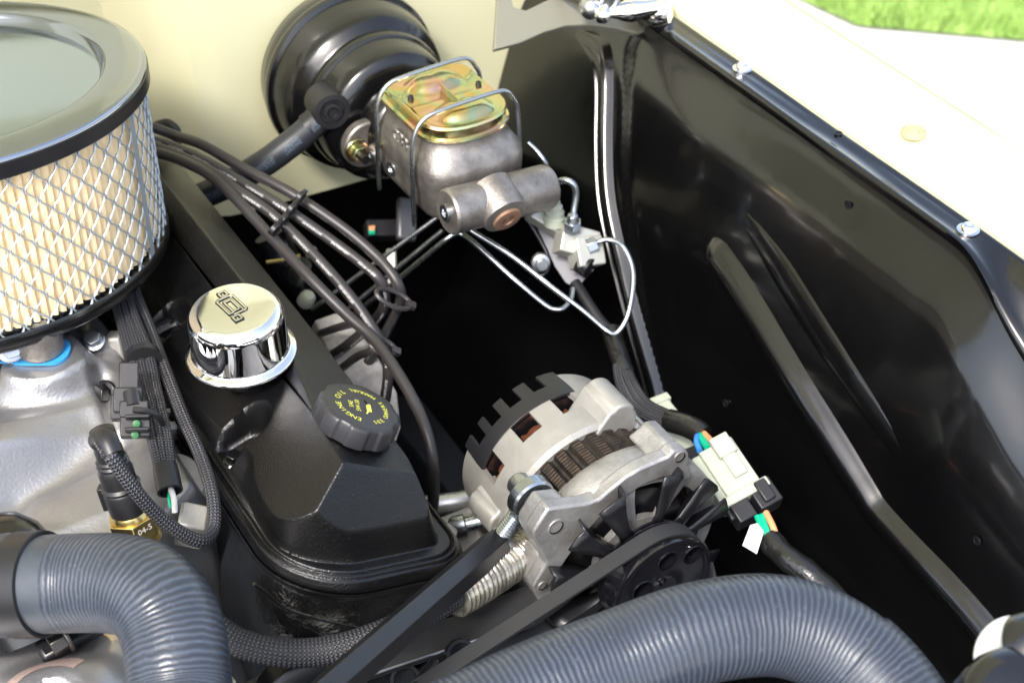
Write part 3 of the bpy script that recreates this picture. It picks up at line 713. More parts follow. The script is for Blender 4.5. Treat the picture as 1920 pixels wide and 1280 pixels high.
# ================================================================== OIL FILLER CAP
on = Vector((.49, -.05, 1)).normalized()
oc0 = Vector((.3370, .7885, CZ-.56*(.3505-CX)+.003)); ZOc = oc0
oc = thing('oil_filler_cap', oc0, 'black lobed plastic oil cap with yellow lettering, on the valve cover', 'oil cap')
OF = fr(oc0, on, (.86, -.5, -.4))
lob = lambda t, h: 1-.055*(.5-.5*math.tanh(4*math.cos(8*t)+1.5))*(1 if h < .0183 else .6)
build('cap', MB().lathe(OF, [(.0310, .002), (.0313, .004), (.0306, .0155), (.0300, .0172), (.0286, .0184), (.0265, .0188)], 256, rf=lob), 'oilcap', oc, ang=50)
build('neck', MB().lathe(OF, [(.022, -.010), (.022, .003)], 40), 'plastic_black', oc)
pr_ = MB()
def arc_text(s_, r, a0, a1, size, inward=False):
    for i, ch_ in enumerate(s_):
        a = math.radians(a0+(a1-a0)*(i/(len(s_)-1)))
        if ch_ == ' ': continue
        vs_, fs_ = text_mesh(ch_, size); rot = a-PI/2 if not inward else a+PI/2
        Mx = OF @ Matrix.Translation((r*math.cos(a), r*math.sin(a), .0190)) @ Matrix.Rotation(rot, 4, 'Z')
        pr_.add([Mx @ v for v in vs_], fs_)
arc_text('ENGINE OIL', .0178, 266, 142, .0062)
arc_text('SEE OWNERS MANUAL', .0190, -56, 116, .0050, True)
CR = OF @ Matrix.Rotation(math.radians(98), 4, 'Z')
for s_, yy_ in (('SAE', .0078), ('5W-30', .0026)):
    vs_, fs_ = text_mesh(s_, .0050); Mx = CR @ Matrix.Translation((0, yy_, .0190)); pr_.add([Mx @ v for v in vs_], fs_)
Mx = CR @ Matrix.Translation((0, -.0050, .0190))
pr_.add([Mx @ Vector((x*.0012, y*.0012, 0)) for x, y in ((-4, -2), (4, -2), (4, .5), (7, 2), (7.5, 1.4), (4, -.6), (2, 1), (-4, 1), (-7, 2.2), (-7, 1.2), (-4, 0))], [tuple(range(11))])
build('lettering', pr_, 'yellow', oc)
#@@BRAKE
# ================================================================== BRAKE BOOSTER
bc = Vector((.562, FY, -.015)); bo = thing('brake_booster', bc, 'big round stepped black brake booster on the pale yellow firewall', 'brake booster')
BO = fr(bc, (0, -1, 0), (1, 0, 0))
build('shell', MB().lathe(BO, [(.075, 0), (.082, .008), (.0850, .022), (.0850, .028), (.0882, .031), (.0890, .035), (.0882, .039), (.0845, .041), (.0838, .046), (.0825, .060),
     (.0808, .070), (.0770, .077), (.0715, .081), (.0700, .083), (.0706, .086), (.0712, .090), (.0700, .094), (.0680, .095), (.0665, .108), (.0655, .120), (.0625, .125), (.050, .129), (.030, .131)], 128), 'black_gloss', bo, ang=45)
build('hub', MB().lathe(BO, [(.040, .128), (.038, .148), (.034, .152), (.022, .153)], 64), 'black_gloss', bo, ang=40)
vp = Yp(618, 203, FY-.118)
cv_ = thing('check_valve', vp, 'round black vacuum check valve plugged into the booster face', 'valve')
build('body', MB().lathe(fr(vp, (-.15, -1, .1)), [(.018, -.02), (.0175, .004), (.0165, .009), (.0120, .0095), (.0115, .0070), (.0085, .0070), (.0080, .0105), (.0055, .0108), (.005, .008)], 40), 'plastic_black', cv_, ang=30)
vh = [Dp(290, 405, 1.50), Dp(360, 375, 1.49), Dp(430, 345, 1.475), Dp(500, 303, 1.46), Dp(560, 258, 1.455), Dp(600, 222, 1.45)]
pipe(vh, .0125, 'vac', 'vacuum_hose', 'thick blue-black vacuum hose running up to the brake booster check valve', 'hose', seg=20)
build('hose_end', MB().tube([Dp(578, 240, 1.453), Dp(592, 228, 1.452), Dp(606, 217, 1.45)], .0134, 18), 'plastic_black', cv_)

# ================================================================== MASTER CYLINDER
mx, mz = .569, .046
mc = thing('master_cylinder', (mx, 1.05, -.03), 'brown cast iron brake master cylinder with rainbow plated lid and two wire bails', 'master cylinder')
Ya, Yb = 1.041, 1.112            # straight part of the reservoir, front (near) end rounded
def stadium(w2, y0, y1, rfac=1.0, n_=14, back=.012, e=.88):
    out = []
    # front (near, -Y) end: half ellipse
    for k in range(n_+1):
        a = PI+PI*k/n_; ca, sa_ = math.cos(a), math.sin(a)
        out.append((mx+w2*math.copysign(abs(ca)**e, ca), y0+w2*.76*rfac*math.copysign(abs(sa_)**e, sa_)))
    for k in range(5): a = PI/2*k/4; out.append((mx+w2-back+back*math.cos(a), y1-back+back*math.sin(a)))
    for k in range(5): a = PI/2+PI/2*k/4; out.append((mx-w2+back+back*math.cos(a), y1-back+back*math.sin(a)))
    return out
prof = [(.040, -.032, 8), (.0435, -.030, 0), (.0445, -.024, 0), (.0450, -.010, 0), (.0470, -.004, 0), (.0475, .010, 0), (.0465, .017, 0), (.0425, .026, 0), (.0400, .033, 0), (.0395, .0395, 0)]
ns = len(stadium(.04, Ya, Yb)); body = MB()
loops = [[Vector((x, y, z)) for x, y in stadium(w_+(.002 if z < .02 else 0), Ya-(.004 if z < .02 else 0), Yb, e=.62 if z < .03 else .88)] for (w_, z, q) in prof]
vs = [v for l in loops for v in l]
body.add(vs, [(j*ns+k, j*ns+(k+1) % ns, (j+1)*ns+(k+1) % ns, (j+1)*ns+k) for j in range(len(prof)-1) for k in range(ns)]+[tuple(range(ns-1, -1, -1)), tuple(range((len(prof)-1)*ns, len(prof)*ns))])
build('reservoir', body, 'iron', mc, ang=55)
# bore under the reservoir, mounting flange, transverse fitting block and plugs
bore = MB().lathe(fr((.562, 1.03, -.030), (0, 1, 0)), [(.016, 0), (.018, .004), (.0185, .08), (.024, .09), (.024, .112)], 40); build('bore', bore, 'iron', mc)
fl_ = MB().prism(fr((.556, FY-.135, -.020), (0, -1, 0), (1, 0, 0)), rrect(.110, .046, .022, 8), 0, .011); build('mounting_flange', fl_, 'iron', mc, bev=.002)
for sx in (-1, 1):
    hexbolt('mounting_nut', (.556+sx*.045, FY-.147, -.020), (0, -1, 0), 'chromate', mc, r=.0085, h=.009)
    build('mounting_stud', MB().lathe(fr((.556+sx*.045, FY-.150, -.020), (0, -1, 0)), [(.0042, 0), (.0042, .017)], 16), 'dark_steel', mc)
pl_, pr2 = Yp(838, 398, .980), Yp(1030, 349, .980)
ax = (pr2-pl_).normalized(); L_ = (pr2-pl_).length
build('cross_tube', MB().lathe(fr(pl_, ax, (0, 0, 1)), [(.0180, 0), (.0198, .0020), (.0198, L_-.004), (.0180, L_)], 48), 'iron', mc, ang=30)
build('tube_plug', MB().lathe(fr(pl_-ax*.001, -ax), [(.0075, -.002), (.0072, .0020), (.0055, .0024), (.0035, .0020), (.003, .0005)], 24), 'zinc', mc)
pe = Yp(950, 412, .958)
build('end_boss', MB().lathe(fr(pe+Vector((0, .030, .014)), (0, -1, -.42)), [(.0215, 0), (.0212, .024), (.0195, .0305), (.0150, .0325)], 48), 'iron', mc, ang=35)
build('end_plug', MB().lathe(fr(pe+Vector((0, .030, .014))+Vector((0, -1, -.42)).normalized()*.0328, (0, -1, -.42)), [(.0130, -.002), (.0128, .0022), (.0105, .0028), (.0060, .0026), (.0052, .0008), (.0035, .0008), (.002, .002)], 32), 'iron_rust', mc, ang=30)
# side bosses on the near-left flank
for (px, py, yy_, r) in ((738, 312, 1.045, .0125), (700, 288, 1.075, .009)):
    p = Pl(px, py, (.525, 0, 0), (1, 0, 0)); F = fr(p+Vector((.012, .0, 0)), (-1, -.15, 0))
    build('side_boss', MB().lathe(F, [(r*1.15, 0), (r*1.05, .013), (r*.85, .0145)], 28), 'iron', mc, ang=30)
    build('side_plug', MB().lathe(F, [(r*.55, .013), (r*.52, .0168), (r*.28, .0168), (r*.2, .015)], 20), 'zinc', mc, ang=30)
cm = MB()
vs_, fs_ = text_mesh('C33', .017); F = fr(Pl(752, 262, (.5235, 0, 0), (1, 0, 0)), (-1, 0, .05), (0, -1, 0)); cm.add([F @ v for v in vs_], fs_)
o_ = build('casting_mark', cm, 'iron', mc); so_ = o_.modifiers.new('solid', 'SOLIDIFY'); so_.thickness = .003; so_.offset = 0
# stamped lid: rim band, flat, two raised domes
ring = lambda w_, z, y0=Ya, ex=0: [Vector((x, y+ex*0, z)) for x, y in stadium(w_, y0, Yb-.002+w_-.04, 1.0)]
ld = MB(); LP = [(.0425, .0390), (.0438, .0405), (.0432, .0425), (.0405, .0435), (.0405, .0500), (.0412, .0515), (.0400, .0535), (.0380, .0535), (.0360, .0528)]
vs = [v for (w_, z) in LP for v in ring(w_, z)]
ld.add(vs, [(j*ns+k, j*ns+(k+1) % ns, (j+1)*ns+(k+1) % ns, (j+1)*ns+k) for j in range(len(LP)-1) for k in range(ns)])
build('lid_rim', ld, 'chromate', mc, ang=40)
RG = ring(.0362, .0528); NLV = 34
def lidtop(i, j):
    o = RG[i]; cy = min(max(o.y, 1.040), 1.088); f = 1-.985*(j/(NLV-1)); x = mx+(o.x-mx)*f; y = cy+(o.y-cy)*f; z = .0530
    for cy_ in (1.0350, 1.0885):
        dx, dy = (x-mx)/.0290, (y-cy_)/.0185; q = abs(dx)**2.4+abs(dy)**2.2
        z += .0072*(1-sstep(.08, 1.05, q)); z -= .0032*math.exp(-(((x-mx)/.005)**2+((y-cy_-.014)/.006)**2))
    z += .0012*math.exp(-((y-1.057)/.004)**2)
    return Vector((x, y, z))
# densify the outline so the domes stay round
RG = [RG[k].lerp(RG[(k+1) % len(RG)], t) for k in range(len(RG)) for t in ((0, .25, .5, .75) if (RG[(k+1) % len(RG)]-RG[k]).length < .02 else tuple(q/16 for q in range(16)))]
lt = MB().grid(lidtop, len(RG), NLV, True); lt.add([lidtop(i, NLV-1) for i in range(len(RG))], [tuple(range(len(RG)))])
build('lid', lt, 'chromate', mc, ang=80)
for (px, py) in ((770, 184), (897, 158)):
    build('vent_pin', MB().lathe(fr(Zp(px, py, .054)), [(.0028, -.001), (.0024, .002), (.001, .003)], 12), 'rubber', mc)
# wire bails
def bail(y, dz=0, left_low=-.040, right_low=-.005, yo=0):
    P = [Vector((.513, y-.004, left_low)), Vector((.514, y-.002, -.01)), Vector((.516, y, .030)), Vector((.521, y+.001, .050)), Vector((.531, y+.001, .0600)), Vector((.545, y, .0632)), Vector((.570, y, .0645)), Vector((.598, y, .0650)), Vector((.609, y, .0620)), Vector((.6155, y, .053)), Vector((.620, y, .040)), Vector((.621, y-.002, right_low))]
    return smooth_path([p+Vector((0, 0, dz)) for p in P], .003)
for y in (1.030, 1.096):
    build('wire_bail', MB().tube(bail(y), .0020, 10), 'zinc', mc, ang=60)

# ================================================================== PROPORTIONING VALVE, BRACKET, BRAKE LINES
pv = thing('proportioning_valve', Dp(1075, 470, 1.43), 'pale metal proportioning valve on a dark grey bracket beside the master cylinder', 'brake valve')
def quad_plate(pts, dep, th, name, m, parent, n_push=None, bev=.0006):
    P = [Dp(x, y, d_) for (x, y), d_ in zip(pts, dep)]; nrm = (P[1]-P[0]).cross(P[2]-P[0]).normalized()
    if nrm.dot(CP-P[0]) < 0: P = P[::-1]; nrm = -nrm
    k = len(P); mb = MB().add(P+[p-nrm*th for p in P], [tuple(range(k)), tuple(range(2*k-1, k-1, -1))]+[(i, i+k, (i+1) % k+k, (i+1) % k) for i in range(k)])
    return build(name, mb, m, parent, bev=bev)
m_ = mat('grey_bracket', (.10, .10, .11), .38, .5); M['grey'] = m_
M['valve_alu'] = mat('valve_body_bright', (.42, .42, .37), .38, .5)
quad_plate([(1000, 412), (1025, 398), (1120, 478), (1100, 520), (1082, 542), (1060, 530), (1040, 500)], [1.44]*7, .003, 'bracket', 'grey', pv)
def vbox(x, y, d_, sx, sy, sz, name='valve_body', m='valve_alu', ang=-28, parent=None, bev=.0015):
    F = Matrix.Translation(Dp(x, y, d_)) @ fr((0, 0, 0), (0, -.75, .66), (math.cos(math.radians(ang)), 0, math.sin(math.radians(ang)))).to_3x3().to_4x4()
    return build(name, MB().box(F, sx, sy, sz), m, parent or pv, bev=bev)
vbox(1042, 425, 1.425, .055, .014, .016, ang=-55); vbox(1080, 455, 1.42, .036, .026, .020, ang=-40); vbox(1098, 474, 1.415, .026, .026, .024, ang=-15)
p = Dp(1038, 412, 1.415)
build('switch_cap', MB().lathe(fr(p, (.1, 0, 1)), [(.0095, -.004), (.0095, .004), (.0085, .0045), (.0085, .009), (.0068, .0095), (.0066, .0145), (.0045, .0155), (.0040, .019)], 28), 'ivory', pv, ang=30)
p = Dp(1072, 432, 1.41)
build('flare_nut', MB().prism(fr(p, (.05, 0, 1)), hexpoly(.0085), 0, .010).lathe(fr(p, (.05, 0, 1)), [(.006, .010), (.0045, .016)], 20), 'zinc', pv, bev=.0005)
build('flare_nut', MB().prism(fr(Dp(1106, 462, 1.405), (1, -.2, .25)), hexpoly(.0075), -.003, .006), 'zinc', pv, bev=.0005)
build('bracket_bolt', MB().lathe(fr(Dp(1014, 492, 1.43), (-.35, -.8, .3)), [(.0085, -.004), (.0085, .002), (.0055, .003)], 24).prism(fr(Dp(1014, 492, 1.43), (-.35, -.8, .3)), hexpoly(.0058), .002, .010), 'steel', pv, bev=.0005)
build('outlet_port', MB().lathe(fr(Dp(1102, 500, 1.41), (.3, -.8, -.2)), [(.0100, -.008), (.0100, .003), (.0065, .0045), (.0045, .0045), (.004, .001)], 28), 'satin_black', pv)
pipe([Dp(985, 405, 1.44), Dp(1010, 445, 1.44), Dp(1027, 480, 1.44), Dp(1027, 505, 1.44), Dp(1012, 520, 1.44)], .0022, 'satin_black', 'bracket_brace', parent=pv)
def bline(pts, label, r=.0024, m='zinc'):
    P = [Dp(*q) for q in pts]
    return pipe(P, r, m, 'brake_line', label, 'brake line', group='steel brake lines by the master cylinder', seg=12)
bline([(990, 268, 1.45), (1008, 285, 1.45), (1022, 305, 1.45), (1026, 325, 1.46), (1022, 345, 1.47)], 'short steel brake line curving out behind the master cylinder, above the cross tube')
bline([(1032, 350, 1.41), (1045, 342, 1.405), (1060, 338, 1.40), (1075, 345, 1.40), (1080, 365, 1.405), (1076, 395, 1.41), (1073, 425, 1.412)], 'steel brake line hooking from the cross tube end down into the valve', r=.0030)
bline([(1108, 462, 1.405), (1125, 452, 1.40), (1145, 450, 1.40), (1168, 462, 1.395), (1184, 495, 1.39), (1187, 530, 1.385), (1180, 580, 1.38), (1168, 610, 1.38), (1152, 626, 1.38), (1135, 618, 1.38), (1090, 580, 1.39), (1030, 535, 1.40), (960, 480, 1.41), (880, 430, 1.42)], 'steel brake line looping wide right of the valve then back under the master cylinder')
bline([(1074, 540, 1.42), (1070, 562, 1.415), (1056, 578, 1.41), (1040, 580, 1.41), (1020, 570, 1.41), (960, 520, 1.41), (900, 465, 1.42), (868, 440, 1.43), (855, 438, 1.43), (835, 450, 1.43), (745, 525, 1.46), (650, 600, 1.50)], 'steel brake line hooking up under the valve and bending sharply towards the engine')
for (a, b) in (((830, 400), (585, 580)), ((830, 432), (640, 590))):
    pipe([Dp(*a, 1.5), Dp((a[0]+b[0])/2, (a[1]+b[1])/2, 1.52), Dp(*b, 1.54)], .0022, 'zinc', 'brake_line', 'blurred straight steel brake line in the dark behind the plug wires, %s' % ('upper' if a[1] < 420 else 'lower'), 'brake line', group='steel brake lines by the master cylinder')
# harness leaving the valve area
#@@WIRES
# ================================================================== SPARK PLUG WIRES
def wire(pts, label, m='wire', r=.0047):
    return pipe([Dp(*q) for q in pts], r, m, 'spark_plug_wire', label, 'wire', seg=14, group='spark plug wires beside the valve cover')
wire([(285, 238, 1.42), (330, 255, 1.42), (380, 272, 1.40), (450, 312, 1.39), (545, 362, 1.375), (640, 425, 1.37), (700, 475, 1.365), (732, 510, 1.36), (747, 535, 1.36), (752, 560, 1.37), (735, 600, 1.39), (715, 640, 1.41), (690, 680, 1.42)], 'highest of the four plug wires crossing above the valve cover', 'wire2')
wire([(270, 262, 1.41), (310, 270, 1.41), (370, 295, 1.39), (450, 340, 1.375), (540, 395, 1.36), (620, 450, 1.36), (680, 495, 1.355), (708, 520, 1.35), (722, 552, 1.36), (712, 590, 1.38), (660, 640, 1.40), (625, 665, 1.42)], 'second highest plug wire, white print along it, bundled at the upper tie')
wire([(270, 272, 1.40), (310, 282, 1.40), (390, 318, 1.375), (450, 360, 1.36), (520, 410, 1.35), (600, 490, 1.335), (660, 560, 1.325), (705, 625, 1.32), (722, 660, 1.32), (728, 700, 1.325), (722, 750, 1.34)], 'plug wire with white print, third from the top, ending near the lower tie')
wire([(265, 282, 1.39), (310, 290, 1.39), (380, 320, 1.37), (430, 360, 1.355), (500, 435, 1.335), (580, 520, 1.31), (650, 590, 1.30), (700, 635, 1.29), (740, 690, 1.27), (780, 760, 1.25), (803, 820, 1.235), (812, 875, 1.24), (812, 940, 1.28), (800, 1010, 1.33)], 'lowest and longest plug wire, curving down past the oil cap', 'wire2', r=.0048)
wd = thing('wire_separator', Dp(545, 400, 1.35), 'black plastic separator comb clipped across four plug wires', 'wire clip')
pts_ = [(575, 360, 1.36), (558, 380, 1.355), (540, 402, 1.345), (520, 425, 1.335), (507, 440, 1.33)]
build('comb', MB().tube(smooth_path([Dp(*q)+UP*.001-FW*.004 for q in pts_], .004), .0022, 8), 'plastic_black', wd)
for q in ((563, 370, 1.355), (547, 392, 1.345), (532, 412, 1.34), (515, 430, 1.325)):
    build('clip', MB().lathe(fr(Dp(*q), (Dp(600, 460, 1.34)-Dp(530, 400, 1.345))), [(.0058, -.0022), (.0058, .0022)], 18), 'plastic_black', wd, bev=.0005)
def looptie(c, name, lab, r=.0135, flat_=.55):
    o = Dp(*c); F = fr(o, (.35, -.45, .8), (.85, -.5, 0)); P = [F @ Vector((r*math.cos(t), r*flat_*math.sin(t), 0)) for t in np.linspace(0, 2*PI, 30)]
    return build(name, MB().tube(P, .0022, 8).box(F @ Matrix.Translation((r, 0, 0)), .008, .006, .005), 'wire2', None, label=lab, cat='wire tie', group='rubber loops on the plug wires')
looptie((738, 560, 1.35), 'wire_loop_tie', 'rubbery grey loop holding the two upper plug wires together', .0165, .5)
looptie((718, 650, 1.30), 'wire_loop_tie', 'rubbery grey loop round the lower plug wires beside the oil cap', .0115, .6)
pipe([Dp(640, 690, 1.36), Dp(670, 668, 1.35), Dp(705, 650, 1.33), Dp(740, 590, 1.38), Dp(748, 565, 1.39)], .0036, 'wire2', 'spark_plug_wire', 'short plug wire end crossing under the lower tie over the grey manifold', 'wire', group='spark plug wires beside the valve cover')
pipe([Dp(600, 625, 1.42), Dp(640, 612, 1.40), Dp(690, 600, 1.38)], .0036, 'wire2', 'spark_plug_wire', 'short grey plug wire end lying over the top of the grey manifold', 'wire', group='spark plug wires beside the valve cover')
# grommet and loops behind the air cleaner
pipe([Dp(296, 235, 1.46), Dp(315, 232, 1.45), Dp(330, 245, 1.45), Dp(332, 265, 1.45), Dp(322, 285, 1.45)], .0045, 'rubber', 'rubber_grommet', 'thick black rubber loop behind the right edge of the air cleaner', 'grommet')
# exhaust manifold (grainy grey) right of the cover
ex = thing('exhaust_manifold', Dp(680, 700, 1.42), 'grainy grey cast exhaust manifold glimpsed behind the oil cap', 'exhaust manifold')
def slab(P2, d_, th, name, m, parent, lab=None, cat=None, bev=.002):
    return quad_plate(P2, [d_]*len(P2) if not isinstance(d_, list) else d_, th, name, m, parent, bev=bev)
slab([(590, 600), (632, 585), (650, 600), (700, 650), (745, 735), (752, 800), (735, 850), (640, 720)], [1.44, 1.45, 1.45, 1.43, 1.40, 1.38, 1.36, 1.42], .03, 'runner', 'manifold', ex)
# coil / sensor cluster beyond the cover
ign = thing('ignition_coil', Dp(530, 510, 1.55), 'dark glossy cylinder with brass strap and bright terminals, behind the plug wires', 'ignition coil')
build('body', MB().lathe(fr(Dp(505, 440, 1.55), (Dp(575, 570, 1.58)-Dp(505, 440, 1.55))), [(.0150, 0), (.018, .004), (.018, .05), (.016, .055), (.016, .08)], 28), 'pulley', ign)
build('strap', MB().tube([Dp(500, 492, 1.50), Dp(530, 488, 1.50), Dp(563, 480, 1.50)], .0022, 8), 'brass', ign)
build('terminal', MB().lathe(fr(Dp(562, 510, 1.52), (.3, -.3, 1)), [(.008, -.012), (.010, 0), (.008, .012), (.006, .014)], 20), 'steel', ign)
build('terminal', MB().lathe(fr(Dp(574, 562, 1.52), (.3, -.5, 1)), [(.008, -.004), (.0075, .006), (.005, .009)], 20), 'ivory', ign)
build('terminal', MB().lathe(fr(Dp(583, 474, 1.53), (.3, -.5, 1)), [(.004, -.004), (.004, .006)], 14), 'ivory', ign)
build('terminal', MB().lathe(fr(Dp(556, 445, 1.53), (.3, -.5, 1)), [(.004, -.004), (.004, .004)], 14), 'zinc', ign)
ds = thing('steering_shaft_clamp', Dp(735, 500, 1.56), 'pale metal strip standing in the dark under the master cylinder', 'clamp')
slab([(724, 466), (742, 466), (744, 500), (738, 545), (726, 548), (722, 505)], 1.56, .004, 'strip', 'valve_alu', ds)
sp_ = thing('wiring_plug', Dp(740, 430, 1.62), 'small black wiring plug with red and green wires, in the dark under the booster', 'connector')
build('housing', MB().box(fr(Dp(730, 432, 1.62), (0, -.6, .8), (.86, -.5, .2)), .05, .018, .018), 'plastic_black', sp_, bev=.002)
build('wire', MB().tube([Dp(703, 428, 1.60), Dp(698, 428, 1.60), Dp(692, 429, 1.60)], .003, 8), 'orange_w', sp_)
build('wire', MB().tube([Dp(703, 434, 1.60), Dp(698, 435, 1.60), Dp(692, 436, 1.60)], .003, 8), 'green_w', sp_)
build('bracket', MB().box(fr(Dp(762, 412, 1.60), (0, -.6, .8), (.86, -.5, 0)), .02, .045, .01), 'grey', sp_, bev=.003)
#@@ALT
# ================================================================== ALTERNATOR
A0 = Zp(1243, 1098, -.12)
al = thing('alternator', A0+Vector((0, .1, 0)), 'silver cast alternator with exposed stator, black fan and rear cover', 'alternator')
def AP(r, deg, dy): a = math.radians(deg); return A0+Vector((r*math.cos(a), dy, r*math.sin(a)))
def toalt(px, py, dy): p = Yp(px, py, A0.y+dy)-A0; return math.hypot(p.x, p.z), math.degrees(math.atan2(p.z, p.x))
# stator: toothed lamination pack
ST = 180
def stp(i, j, sd_):
    d_ = i*360/ST; tooth = .0035 if (i % 6) in (1, 2, 3, 4) else 0
    return AP((.0655+tooth) if sd_ else .055, d_, .0735+.032*j/2)
build('stator', MB().shell(stp, ST, 2, lambda i, j: True), 'lamin', al, ang=20)
build('stator_lip', MB().shell(lambda i, j, sd_: AP((.0702+.0008*math.sin(i*1.7)) if sd_ else .06, i*2, .0705+.004*j), 180, 1, lambda i, j: True), 'lamin_edge', al, ang=30)
lam = MB()
for k in range(10):
    dy = .0760+k*.0029; lam.shell(lambda i, j, sd_: AP(.0696 if sd_ else .066, i*360/ST, dy+.0012*j), ST, 1, lambda i, j: (i % 6) in (1, 2, 3, 4)[:3] and 20 < i*360/ST < 190)
build('lamination_edges', lam, 'lamin_edge', al, ang=20)
# rear housing with finger windows
CV0, CV1 = toalt(1056, 716, .165)[1], toalt(893, 866, .158)[1] % 360
NR = 144
wins = [toalt(px, py, .140)[1] for px, py in ((950, 878), (1000, 820), (1062, 775), (1130, 735))]
def inwin(d_): return any(abs((d_-w_+180) % 360-180) < 7.5 for w_ in [wins[0], wins[1], wins[2]])
hh_ = [.1035, .107, .124, .129, .146, .152, .176]
rr_ = [.0700, .0735, .0735, .0730, .0724, .0712, .0690]
def rp_(i, j, sd_): return AP(rr_[j]-(0 if sd_ else .005), i*360/NR, hh_[j])
def rkeep(i, j):
    d_ = (i+.5)*360/NR
    if j == 5 and CV0 < d_ < CV1: return False
    return not (j in (3, 4) and inwin(d_))
build('rear_housing', MB().shell(rp_, NR, 6, rkeep), 'alu_smooth', al, ang=35)
build('rear_plate', MB().lathe(fr(AP(0, 0, .150), (0, 1, 0)), [(.066, 0), (.0665, .004), (.062, .006), (.02, .010)], 64), 'satin_black', al)
# black plastic rear cover with battlement notches
lo_, hi_ = toalt(872, 880, .165)[1] % 360, toalt(1090, 720, .165)[1]
nots = [toalt(px, py, .176)[1] for px, py in ((916, 808), (945, 778), (972, 752), (1010, 733))]
hp = [.149, .157, .164, .180]; rq = [.0722, .0722, .0715, .0695]
NOT = [toalt(px, py, .173)[1] % 360 for px, py in ((1003, 741), (968, 762), (938, 789), (912, 818))]
def pk(i, j):
    d_ = (i+.5)*1.5
    return CV0 < d_ < CV1 and not (j == 2 and any(abs(d_-q) < 4.6 for q in NOT))
build('rear_cover', MB().shell(lambda i, j, sd_: AP(rq[j]-(0 if sd_ else .003), i*1.5, hp[j]), 240, 3, pk), 'plastic_black', al, ang=35, bev=.0004)
build('rear_cover_face', MB().lathe(fr(AP(0, 0, .166), (0, 1, 0)), [(.064, 0), (.062, .004), (.02, .006)], 64), 'plastic_black', al)
build('winding', MB().lathe(fr(AP(0, 0, .120), (0, 1, 0)), [(.050, 0), (.060, .004), (.062, .014), (.058, .026), (.048, .028)], 90, rf=lambda t, h: 1+.03*math.sin(36*t+h*400)), 'copper', al)
# front bracket: dished face with radial windows and ears
def Rf(d_):
    return .0785
fr_prof = [(.020, .036), (.034, .038), (.050, .041), (.064, .0415), (.073, .0425), (.0785, .0440), (.0800, .0475), (.0795, .064), (.0775, .0700), (.0720, .0730)]
NF = 144
def fkeep(i, j):
    d_ = (i+.5)*2.5
    if j in (1, 2) and (d_ % 45) > 9: return False
    return True
def fp_(i, j, sd_):
    r, dy = fr_prof[j]
    rr2 = r-(0 if sd_ else .006*(1 if j > 4 else 0)); dd = dy+(0 if sd_ else .006*(1 if j <= 4 else .2))
    r2 = rr2*(1+.006*noise.noise(Vector((i*.2, j*1., 3))))
    return AP(r2, i*2.5, dd)
build('front_bracket', MB().shell(fp_, NF, len(fr_prof)-1, fkeep), 'alu', al, ang=50)
build('rotor', MB().lathe(fr(AP(0, 0, .050), (0, 1, 0)), [(.052, 0), (.052, .02), (.03, .03)], 48), 'satin_black', al)
def ear(px, py, dy0, dy1, r_in, wdt, name='mounting_ear', hole=.0052, m='alu', rnd=.010, back=None):
    r, a = toalt(px, py, dy0); c = AP(r, a, dy0); ci = AP(r_in, a, dy0); d_ = (c-ci); L = d_.length; xx = d_.normalized(); F = fr(c, (0, -1, 0), xx)
    pol = [(-L, -wdt*.5*1.25), (0, -wdt*.42)]
    for k in range(9): t = -PI/2+PI*k/8; pol.append((rnd*.6*math.cos(t)+.002, rnd*math.sin(t)))
    pol += [(0, wdt*.42), (-L, wdt*.5*1.25)]
    e = build(name, MB().prism(F, pol, -(dy1-dy0), 0), m, al, bev=.0028, bseg=3)
    if hole:
        build('threaded_hole', MB().lathe(F, [(hole*1.25, .0001), (hole*1.2, .0006), (hole, .0003), (hole*.95, -.006)], 24, False, True), 'dark_steel', al)
    return c
def cpx(x, y): return 843+x*.3663, 656+y*.3663
def plate(pts, dy0, dy1, name, m='alu', bev=.0014):
    vs0 = []
    for q in pts:
        p = Yp(*cpx(*q), A0.y+dy0)-A0; vs0.append((p.x, p.z))
    area = sum(a[0]*b[1]-b[0]*a[1] for a, b in zip(vs0, vs0[1:]+vs0[:1]))
    if area < 0: vs0 = vs0[::-1]
    k = len(vs0); mb = MB().add([A0+Vector((x, dy0, z)) for x, z in vs0]+[A0+Vector((x, dy1, z)) for x, z in vs0],
        [tuple(range(k)), tuple(range(2*k-1, k-1, -1))]+[(i, i+k, (i+1) % k+k, (i+1) % k) for i in range(k)])
    return build(name, mb, m, al, bev=bev, bseg=2)
def hole(x, y, r, dy):
    p = Yp(*cpx(x, y), A0.y+dy-.0002); F = fr(p, (0, -1, 0), (1, 0, 0))
    build('threaded_hole', MB().lathe(F, [(r*1.22, -.0004), (r*1.18, .0007), (r*1.02, .0008)], 28, False, False), 'alu', al)
    build('hole_thread', MB().lathe(F, [(r*1.02, .0007), (r*.9, -.0004), (r*1.0, -.001)], 28, False, True), 'void', al)
